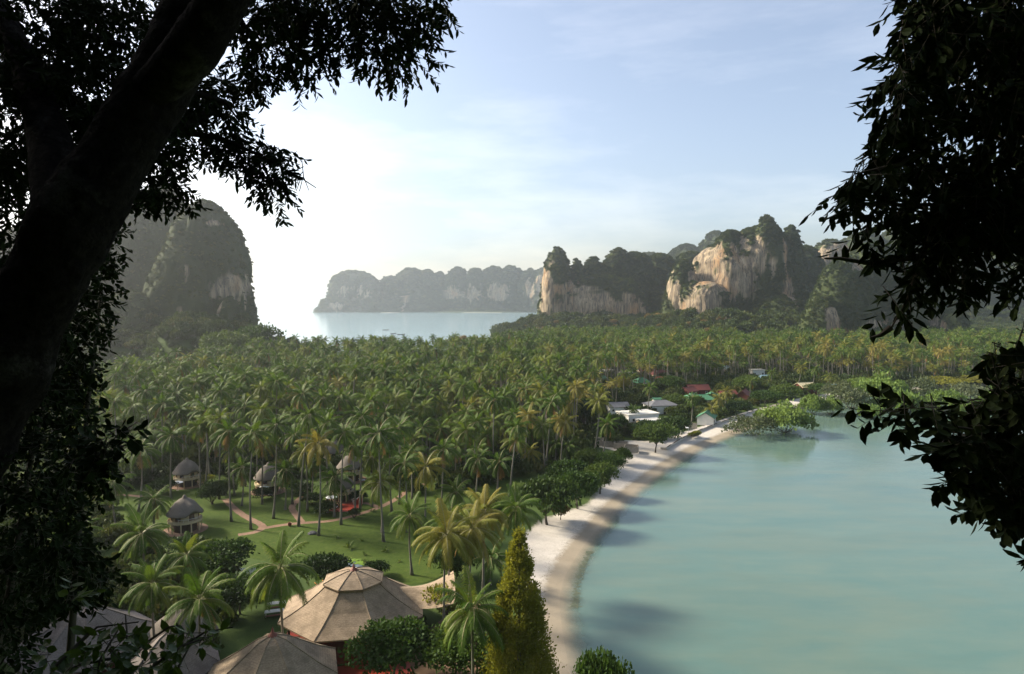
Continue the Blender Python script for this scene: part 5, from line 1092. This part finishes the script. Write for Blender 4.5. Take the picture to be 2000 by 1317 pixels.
def foliage(parent, Ls, mat, name='foliage', nparts=300, w=.21):
    V0, F0 = leaf_mesh(mat, w); A = np.array([[a, b, c, d] for a, b, c, d in Ls])      # n,4,3
    x, y = A[:, 0, 0], A[:, 0, 1]; inside = (np.abs(x / y) < .74) & (np.abs((A[:, 0, 2] - CAM_Z) / y + .053) < .48); key = np.where(inside, np.linalg.norm(A[:, 1], axis=1) / y, 0)
    order = np.argsort(-key); own, rest = order[:nparts], order[nparts:]
    def place(idx):
        M_ = A[idx]; v = M_[:, None, 0] + V0[None, :, :1] * M_[:, None, 1] + V0[None, :, 1:2] * M_[:, None, 2] + V0[None, :, 2:] * M_[:, None, 3]
        return v.reshape(-1, 3), (F0[None] + (np.arange(len(idx)) * len(V0))[:, None, None]).reshape(-1, 3)
    if len(rest): v, f = place(rest); o = obj(name, np_mesh(name, v, f, [mat]), parent, kind='stuff')
    me = np_mesh('leaf', V0, F0, [mat])
    for i in own:
        o_, u, w_, n_ = A[i]; o = obj('leaf', me, parent); o.matrix_local = Matrix(((u[0], w_[0], n_[0], o_[0]), (u[1], w_[1], n_[1], o_[1]), (u[2], w_[2], n_[2], o_[2]), (0, 0, 0, 1)))
def bark_tube(path, name, mat, parent, n=56, seed=0, amp=.10):
    # path: (point, radius); resampled and roughened
    pts = [Vector(p) for p, _ in path]; rad = [r_ for _, r_ in path]; S = []
    for i in range(len(pts) - 1):
        for k in range(14):
            t = k / 14; p0, p1, p2, p3 = pts[max(i - 1, 0)], pts[i], pts[i + 1], pts[min(i + 2, len(pts) - 1)]
            S.append((.5 * ((2 * p1) + (p2 - p0) * t + (2 * p0 - 5 * p1 + 4 * p2 - p3) * t * t + (3 * p1 - p0 - 3 * p2 + p3) * t ** 3), rad[i] + (rad[i + 1] - rad[i]) * t))
    S.append((pts[-1], rad[-1])); mb = MB(); mb.tube([s for s, _ in S], [q for _, q in S], n, False); V = np.array(mb.v); c = np.repeat(np.array([tuple(s) for s, _ in S]), n, 0); rr = np.repeat([q for _, q in S], n)
    d = V - c; k = 1 + (amp * 2.2 * fbm(V * 2.2, 4, seed) + amp * .8 * fbm(V * 9, 3, seed + 5) + amp * .45 * fbm(V * 30, 2, seed + 9)) * np.minimum(1, rr / .2); V = c + d * k[:, None]
    return obj(name, np_mesh(name, V, np.array(mb.f), [mat], True), parent)
def barkmat():
    m, nt, b, o = nodes_of('lichen_bark'); b.inputs['Roughness'].default_value = .95; b.inputs['Specular IOR Level'].default_value = .03
    tc = N(nt, 'ShaderNodeTexCoord'); ps = tc.outputs['Object']; n1 = noise(nt, 1.6, 7, .7, ps); n2 = noise(nt, 14, 5, .65, ps)
    c = ramp(nt, n2, [(.35, (.008, .007, .006)), (.65, (.020, .017, .014))]); c = mixc(nt, ramp(nt, n1, [(.54, (0, 0, 0)), (.62, (.8, .8, .8))]), c, (.055, .052, .044))
    nt.links.new(c, b.inputs['Base Color']); h = N(nt, 'ShaderNodeMath', operation='ADD'); nt.links.new(n1, h.inputs[0]); nt.links.new(n2, h.inputs[1]); bump(nt, h.outputs[0], b, .9, .05); return m
MAT['lichen'] = barkmat()
# ---- the leaning giant on the left
d0 = 5.2
T1 = empty('leaning_tree', P(-330, 1200, d0), 0, 'huge leaning tree with lichen-spotted trunk framing the picture on the left', 'tree'); T1.location = (0, 0, 0)
k = d0 / FPX
tr = [(P(-390, 1500, d0), .50), (P(-215, 1180, d0), .44), (P(-75, 860, d0), .38), (P(56, 600, d0), .28), (P(148, 430, d0), .265), (P(238, 285, d0 + .1), .25), (P(326, 140, d0 + .2), .235), (P(395, 10, d0 + .3), .25), (P(475, -160, d0 + .5), .2), (P(600, -420, d0 + .8), .15)]
bark_tube([(p, r_) for p, r_ in tr], 'trunk', MAT['lichen'], T1, seed=3)
bark_tube([(P(285, 190, d0 + .1), .14), (P(378, 95, d0 - .1), .17), (P(452, -20, d0 - .2), .15), (P(560, -160, d0 - .1), .14), (P(760, -300, d0 + .2), .07)], 'limb', MAT['lichen'], T1, 36, 5)
bark_tube([(P(120, 420, d0), .2), (P(90, 250, d0 + .6), .16), (P(30, 90, d0 + 1.2), .12), (P(-60, -80, d0 + 1.8), .08)], 'limb', MAT['lichen'], T1, 24, 6)
bark_tube([(P(200, 300, d0 + .3), .12), (P(330, 260, 6.6), .07), (P(412, 215, 7.4), .05), (P(418, 180, 7.6), .03)], 'limb', MAT['lichen'], T1, 14, 7)
br = []
for pts in (((480, -60, 6.2), (560, 10, 6.6), (640, 60, 6.8), (700, 110, 6.9)), ((520, -100, 6.3), (640, -30, 6.6), (760, 20, 6.8), (830, 60, 6.9)), ((340, 255, 6.7), (430, 270, 7), (500, 300, 7.1), (560, 330, 7.2)), ((300, 200, 5.6), (380, 180, 6.4), (440, 200, 7), (470, 240, 7.2)), ((240, 90, 6), (150, 60, 6.6), (60, 90, 7)), ((230, 370, 6.2), (300, 380, 7), (350, 390, 7.2)), ((412, 215, 7.4), (400, 190, 7.5), (380, 160, 7.5)), ((560, -40, 6.4), (600, 60, 6.6), (560, 130, 6.7)), ((470, 40, 6.2), (500, 90, 6.5), (520, 130, 6.6))):
    br.append(([P(*q) for q in pts], .035, .008))
# bare twigs at the branch end
rt = random.Random(4)
for j in range(16):
    a = P(555, 335, 7.2); px, py = 560 + rt.random() * 62, 305 + rt.random() * 75; mx, my = 575 + rt.random() * 20, 330 + rt.random() * 25; br.append(([a, P(mx, my, 7.2), P(px, py, 7.25 + rt.random() * .3)], .009, .0045))
for j in range(9):
    a = P(225, 385, 6.4); br.append(([a, P(250 + rt.random() * 25, 395 + rt.random() * 12, 6.6), P(260 + rt.random() * 60, 395 + rt.random() * 30, 6.7)], .008, .004))
BL = [(60, 60, 140, 120, 5.8, 8, 420), (50, 230, 130, 140, 5.8, 8, 420), (210, 50, 90, 80, 6, 8, 200), (20, 420, 110, 160, 5.6, 7.5, 320), (150, 180, 90, 90, 5.8, 7.5, 200), (290, 20, 60, 40, 6.4, 8, 50),
 (505, 90, 55, 60, 6, 7, 62), (560, 60, 60, 70, 6.2, 7, 64), (520, 20, 80, 40, 6, 7, 50), (600, 120, 48, 36, 6.3, 7, 34), (640, 40, 60, 40, 6.4, 7, 44), (700, 25, 70, 50, 6.4, 7.2, 66), (725, 100, 62, 46, 6.4, 7.2, 58), (780, 40, 62, 48, 6.5, 7.4, 62), (800, 110, 46, 44, 6.5, 7.4, 40), (835, 30, 38, 42, 6.6, 7.4, 36), (655, 85, 40, 30, 6.4, 7, 18), (555, 10, 60, 30, 6, 7, 40), (760, 0, 110, 22, 6.5, 7.4, 50), (640, 0, 110, 24, 6.5, 7.4, 50), (512, 140, 30, 26, 6.3, 7, 16),
 (405, 165, 42, 36, 6.8, 8, 46), (435, 200, 34, 44, 7, 8, 40), (440, 240, 34, 32, 7, 7.8, 30), (370, 200, 40, 50, 6.6, 7.6, 46), (430, 275, 40, 32, 7, 7.6, 36), (490, 295, 50, 26, 7, 7.6, 42), (535, 315, 32, 34, 7, 7.5, 40), (520, 350, 30, 20, 7, 7.4, 20), (538, 375, 22, 22, 7, 7.4, 14), (380, 298, 18, 8, 7, 7.4, 5), (465, 315, 26, 16, 7, 7.4, 14),
 (310, 290, 36, 40, 6.2, 7.4, 40), (290, 340, 50, 36, 6.2, 7.4, 52), (325, 370, 36, 30, 6.4, 7.4, 40), (270, 370, 36, 24, 6.2, 7.2, 26), (300, 245, 40, 40, 6, 7.2, 40), (340, 240, 30, 40, 6.2, 7.2, 30)]
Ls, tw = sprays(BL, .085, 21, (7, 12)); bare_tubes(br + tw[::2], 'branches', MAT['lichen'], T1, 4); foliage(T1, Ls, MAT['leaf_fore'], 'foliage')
# ---- creeper and shrubs under the giant, down to the left corner
T2 = empty('creeper_shrub', (0, 0, 0), 0, 'dense dark creeper and shrub hanging below the leaning trunk', 'shrub')
BL = [(215, 470, 26, 40, 6.4, 8, 40), (185, 540, 44, 50, 6.2, 8, 70), (165, 600, 50, 44, 6.2, 8, 70), (150, 660, 48, 50, 6, 8, 70), (130, 720, 54, 50, 6, 8, 80), (60, 700, 80, 80, 5.6, 7, 120), (60, 800, 110, 60, 5.4, 8, 150), (120, 780, 56, 50, 6, 8, 60), (40, 600, 60, 80, 5.9, 8, 60), (60, 900, 130, 70, 5.2, 8, 190), (160, 860, 60, 40, 6, 8, 60), (40, 1010, 120, 90, 5, 8, 200), (150, 940, 60, 50, 6, 8, 50), (60, 1120, 150, 80, 4.8, 8, 230), (0, 1240, 60, 90, 4.6, 8, 110), (150, 1110, 70, 50, 5, 8, 70), (110, 1040, 70, 60, 5, 8, 90)]
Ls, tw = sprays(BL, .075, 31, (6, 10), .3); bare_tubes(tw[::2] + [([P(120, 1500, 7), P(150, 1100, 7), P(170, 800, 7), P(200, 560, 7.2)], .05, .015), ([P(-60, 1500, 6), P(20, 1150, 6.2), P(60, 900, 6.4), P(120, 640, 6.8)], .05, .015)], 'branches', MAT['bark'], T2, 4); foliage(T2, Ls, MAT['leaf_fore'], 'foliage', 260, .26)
T3 = empty('leafy_twig', (0, 0, 0), 0, 'single dark twig with broad leaves reaching over the palms at the left', 'branch')
tl = [[P(150, 960, 4.6), P(200, 880, 4.5), P(235, 845, 4.5), P(268, 825, 4.5)], [P(215, 868, 4.5), P(240, 872, 4.5), P(258, 866, 4.5)], [P(205, 878, 4.5), P(215, 905, 4.5), P(222, 930, 4.5)]]
Ls, tw = sprays([(235, 845, 30, 12, 4.4, 4.6, 9), (200, 880, 34, 26, 4.4, 4.7, 22), (170, 920, 50, 30, 4.4, 4.7, 22), (195, 765, 16, 8, 4.6, 4.8, 3)], .085, 41, (3, 6), .2); bare_tubes([(x, .009, .003) for x in tl] + tw, 'branches', MAT['bark'], T3, 4); foliage(T3, Ls, MAT['leaf_fore'], 'foliage', 150, .3)
# ---- fresh green twigs in the bottom left corner
T4 = empty('leafy_bush', (0, 0, 0), 0, 'thin bush with fresh green leaves before the grey roofs at the bottom left', 'shrub')
tl = []
for pts in (((40, 1420), (110, 1300), (190, 1225), (270, 1215)), ((110, 1300), (170, 1240), (210, 1225)), ((60, 1380), (150, 1300), (250, 1280), (330, 1225), (350, 1222)), ((180, 1420), (195, 1290), (240, 1215)), ((230, 1420), (300, 1300), (400, 1235), (455, 1225)), ((300, 1300), (360, 1260), (420, 1240)), ((260, 1400), (250, 1260), (245, 1200)), ((330, 1420), (350, 1300), (372, 1260))): tl.append(([P(a, b, 3.6 + .1 * (i % 3)) for i, (a, b) in enumerate(pts)], .012, .004))
Ls, tw = sprays([(205, 1245, 14, 16, 3.4, 3.7, 6), (215, 1275, 20, 18, 3.4, 3.8, 8), (255, 1250, 20, 24, 3.4, 3.8, 6), (280, 1290, 40, 22, 3.4, 3.9, 9), (175, 1305, 22, 14, 3.4, 3.7, 6), (380, 1245, 40, 10, 3.4, 3.8, 7), (340, 1280, 40, 20, 3.5, 4, 7), (90, 1285, 40, 14, 3.4, 3.8, 6), (140, 1165, 20, 14, 3.6, 3.9, 5), (235, 1305, 50, 14, 3.4, 3.8, 8), (420, 1240, 14, 6, 3.5, 3.7, 2)], .075, 51, (3, 6), -.1); bare_tubes(tl + tw, 'branches', MAT['bark'], T4, 4); foliage(T4, Ls, MAT['leaf_fore_green'], 'foliage', 250, .3)
# ---- the tree hanging in from the right
T5 = empty('overhanging_tree', (0, 0, 0), 0, 'dark tree with drooping pointed leaves hanging in from the upper right', 'tree')
bark_tube([(P(2500, 1500, 5.5), .3), (P(2330, 800, 5.4), .26), (P(2220, 200, 5.2), .22), (P(2120, -200, 5), .17), (P(1950, -420, 4.8), .1)], 'trunk', MAT['lichen'], T5, 30, 12)
bark_tube([(P(2220, 200, 5.2), .12), (P(2060, 160, 4.8), .09), (P(1960, 60, 4.5), .07), (P(1958, -80, 4.5), .06)], 'limb', MAT['lichen'], T5, 18, 13)
br = []
for pts in (((2230, 240, 5.2), (2050, 230, 4.6), (1880, 230, 4.2), (1760, 200, 4)), ((2230, 300, 5.2), (2040, 360, 4.6), (1850, 400, 4.2), (1680, 400, 3.9), (1610, 430, 3.9)), ((1850, 400, 4.2), (1800, 500, 4.1), (1770, 590, 4), (1735, 650, 4)), ((2200, 100, 5), (1980, 60, 4.5), (1820, 20, 4.2), (1740, 0, 4)), ((1800, 500, 4.1), (1700, 515, 4), (1640, 505, 4), (1610, 505, 4)), ((2230, 400, 5.2), (2080, 490, 4.6), (1960, 540, 4.3), (1900, 545, 4.2)), ((1880, 230, 4.2), (1760, 320, 4), (1670, 340, 3.9)), ((1850, 400, 4.2), (1885, 500, 4.1), (1880, 590, 4.1), (1850, 600, 4.1)), ((1740, 640, 4), (1720, 655, 4), (1700, 660, 4))): br.append(([P(*q) for q in pts], .02, .005))
BL = [(1918, 8, 110, 80, 3.9, 5, 98), (1828, -12, 50, 40, 3.8, 4.6, 30), (1918, 118, 120, 80, 3.9, 5, 107), (1798, 58, 40, 50, 3.8, 4.6, 23), (1778, 138, 44, 50, 3.8, 4.4, 28), (1746, 203, 40, 26, 3.8, 4.3, 16), (1908, 228, 130, 70, 3.9, 5, 107), (1758, 258, 40, 30, 3.8, 4.4, 16), (1768, 318, 50, 36, 3.8, 4.5, 30), (1708, 343, 44, 22, 3.8, 4.3, 21), (1668, 368, 22, 20, 3.8, 4.2, 8), (1868, 348, 120, 60, 3.9, 4.8, 98), (1818, 418, 70, 40, 3.9, 4.6, 48), (1908, 428, 90, 44, 3.9, 4.7, 54), (1848, 483, 60, 36, 3.9, 4.5, 33), (1828, 528, 50, 24, 3.9, 4.4, 18), (1968, 368, 90, 60, 4, 4.9, 57), (2028, 198, 60, 200, 4, 5, 90), (1906, 528, 26, 22, 4, 4.4, 7), (1693, 463, 40, 10, 3.9, 4.2, 5), (1998, 523, 50, 20, 4, 4.6, 15), (2033, 408, 60, 50, 4, 5, 30), (1743, 593, 18, 14, 3.9, 4.1, 2), (1738, 408, 36, 22, 3.9, 4.3, 11), (1768, 558, 24, 16, 3.9, 4.2, 5)]
BL += [(2060 + 70 * (i % 3), -160 + 110 * (i // 3), 70, 80, 4.2, 5.6, 70) for i in range(18)] + [(1900, -140, 150, 80, 4, 5.2, 120)]      # the crown goes on beyond the frame
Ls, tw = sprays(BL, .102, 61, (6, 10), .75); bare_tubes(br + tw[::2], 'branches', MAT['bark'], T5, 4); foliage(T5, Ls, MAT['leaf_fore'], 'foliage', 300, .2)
# ---- the bush under it, against the water
T6 = empty('overhanging_bush', (0, 0, 0), 0, 'dark bush with rounded leaves against the turquoise water at the right', 'shrub')
br = []
for pts in (((2300, 1300, 4.6), (2100, 1080, 4.3), (1960, 960, 4.1), (1850, 880, 4), (1740, 846, 3.9)), ((2100, 1080, 4.3), (2010, 880, 4.2), (1960, 780, 4.1), (1935, 690, 4)), ((1960, 960, 4.1), (1900, 950, 4), (1850, 930, 4)), ((2010, 880, 4.2), (1900, 840, 4.1), (1850, 830, 4)), ((1990, 840, 4.2), (1940, 760, 4.1)), ((2100, 1080, 4.3), (2000, 1010, 4.1), (1960, 1020, 4.1))): br.append(([P(*q) for q in pts], .016, .004))
BL = [(1966, 926, 60, 60, 3.9, 4.7, 70), (1926, 866, 56, 40, 3.9, 4.5, 40), (1991, 846, 44, 70, 4, 4.7, 56), (1976, 746, 40, 50, 4, 4.5, 30), (1906, 796, 34, 24, 3.9, 4.4, 14), (1866, 916, 24, 26, 3.9, 4.2, 12), (1966, 986, 44, 26, 4, 4.5, 20), (1806, 804, 60, 14, 3.8, 4.1, 12), (1726, 804, 14, 10, 3.8, 4, 4), (1941, 686, 20, 16, 4, 4.3, 5), (1886, 871, 40, 30, 3.9, 4.3, 14), (2001, 666, 20, 16, 4, 4.4, 5), (1856, 861, 24, 20, 3.9, 4.2, 5), (1996, 996, 30, 20, 4, 4.5, 10)]
BL += [(2070, 900, 70, 120, 4, 5, 90), (2120, 1080, 80, 90, 4.2, 5, 70)]
Ls, tw = sprays(BL, .10, 71, (4, 8), .35); bare_tubes(br + tw, 'branches', MAT['bark'], T6, 4); foliage(T6, Ls, MAT['leaf_fore'], 'foliage', 300, .30)
# ---- the wooded hillside of the lookout, with unseen trees added for shade
r = np.random.default_rng(8); hx = r.uniform(-150, 130, 1100); hy = r.uniform(-120, 40, 1100); k = (hy < -9 - .05 * np.abs(hx)); hx, hy = hx[k], hy[k]; s = r.uniform(3.2, 6.2, len(hx)); sz_ = s * 2.2
az = np.radians(r.uniform(-118, -60, 60)); ds = r.uniform(12, 42, 60); tx, ty = np.sin(az) * ds, np.cos(az) * ds; tx, ty = np.tile(tx, 4), np.tile(ty, 4); lift = np.repeat([1, 7, 13, 19], 60) + r.uniform(-2, 2, 240); s2 = r.uniform(2.8, 4.2, 240); z2 = r.uniform(7, 9, 240)   # unseen tall trees, added to keep the sun off the lookout
fx, fy = r.uniform(-150, -66, 260), r.uniform(45, 135, 260); kk = fx < -.76 * fy - 7; fx, fy = fx[kk], fy[kk]; nf = len(fx); fx, fy = np.tile(fx, 4), np.tile(fy, 4); flift = np.repeat([0, 7, 14, 21], nf) + r.uniform(-2, 2, 4 * nf); fs = r.uniform(3.2, 5, 4 * nf)      # unseen tall trees beyond the frame, added to shade the lower left
cx_, cy_ = r.uniform(-13, 13, 46), r.uniform(-16, -1, 46); s3 = r.uniform(3.6, 5, 46)                                                                            # unseen boughs added overhead to darken the foreground
hx, hy = np.concatenate([hx, tx]), np.concatenate([hy, ty]); hz = height(hx, hy)[0] - 1; hz[-240:] += lift; fz = height(fx, fy)[0] + flift; hx, hy, hz = np.concatenate([hx, fx]), np.concatenate([hy, fy]), np.concatenate([hz, fz]); hx, hy, hz = np.concatenate([hx, cx_]), np.concatenate([hy, cy_]), np.concatenate([hz, 58.5 + .5 * np.abs(cy_) + r.uniform(0, 4, 46)])
s = np.concatenate([s, s2, fs, s3]); sz_ = np.concatenate([sz_, z2, fs * 2.0, s3]); n = len(hx)
scatter('hillside_and_shade_foliage', np.stack([hx, hy, hz], -1), np.stack([s, s, sz_], -1), np.stack([hx * 0, hx * 0, r.random(n) * 6.28], -1), r.integers(0, 3, n), [[(o, 0)] for o in pj], 'woods on the hillside around the lookout, with unseen trees added for shade')
# ================================================================== the hazy air
x0, x1, y0, y1, z0, z1 = -6100, 6100, -260, 9100, -12, HAZE_TOP
v = [(x, y, z) for z in (z0, z1) for x, y in ((x0, y0), (x1, y0), (x1, y1), (x0, y1))]
me = bpy.data.meshes.new('haze'); me.from_pydata(v, [], [(0, 3, 2, 1), (4, 5, 6, 7), (0, 1, 5, 4), (1, 2, 6, 5), (2, 3, 7, 6), (3, 0, 4, 7)])
m = bpy.data.materials.new('haze_air'); m.use_nodes = True; nt = m.node_tree; nt.nodes.clear(); out = nt.nodes.new('ShaderNodeOutputMaterial'); pv = nt.nodes.new('ShaderNodeVolumePrincipled')
pv.inputs['Color'].default_value = (.93, .97, 1, 1); pv.inputs['Density'].default_value = HAZE_DENSITY; pv.inputs['Anisotropy'].default_value = HAZE_G; nt.links.new(pv.outputs[0], out.inputs['Volume'])
me.materials.append(m); obj('haze', me, kind='stuff', label='thin bright sea haze filling the air')
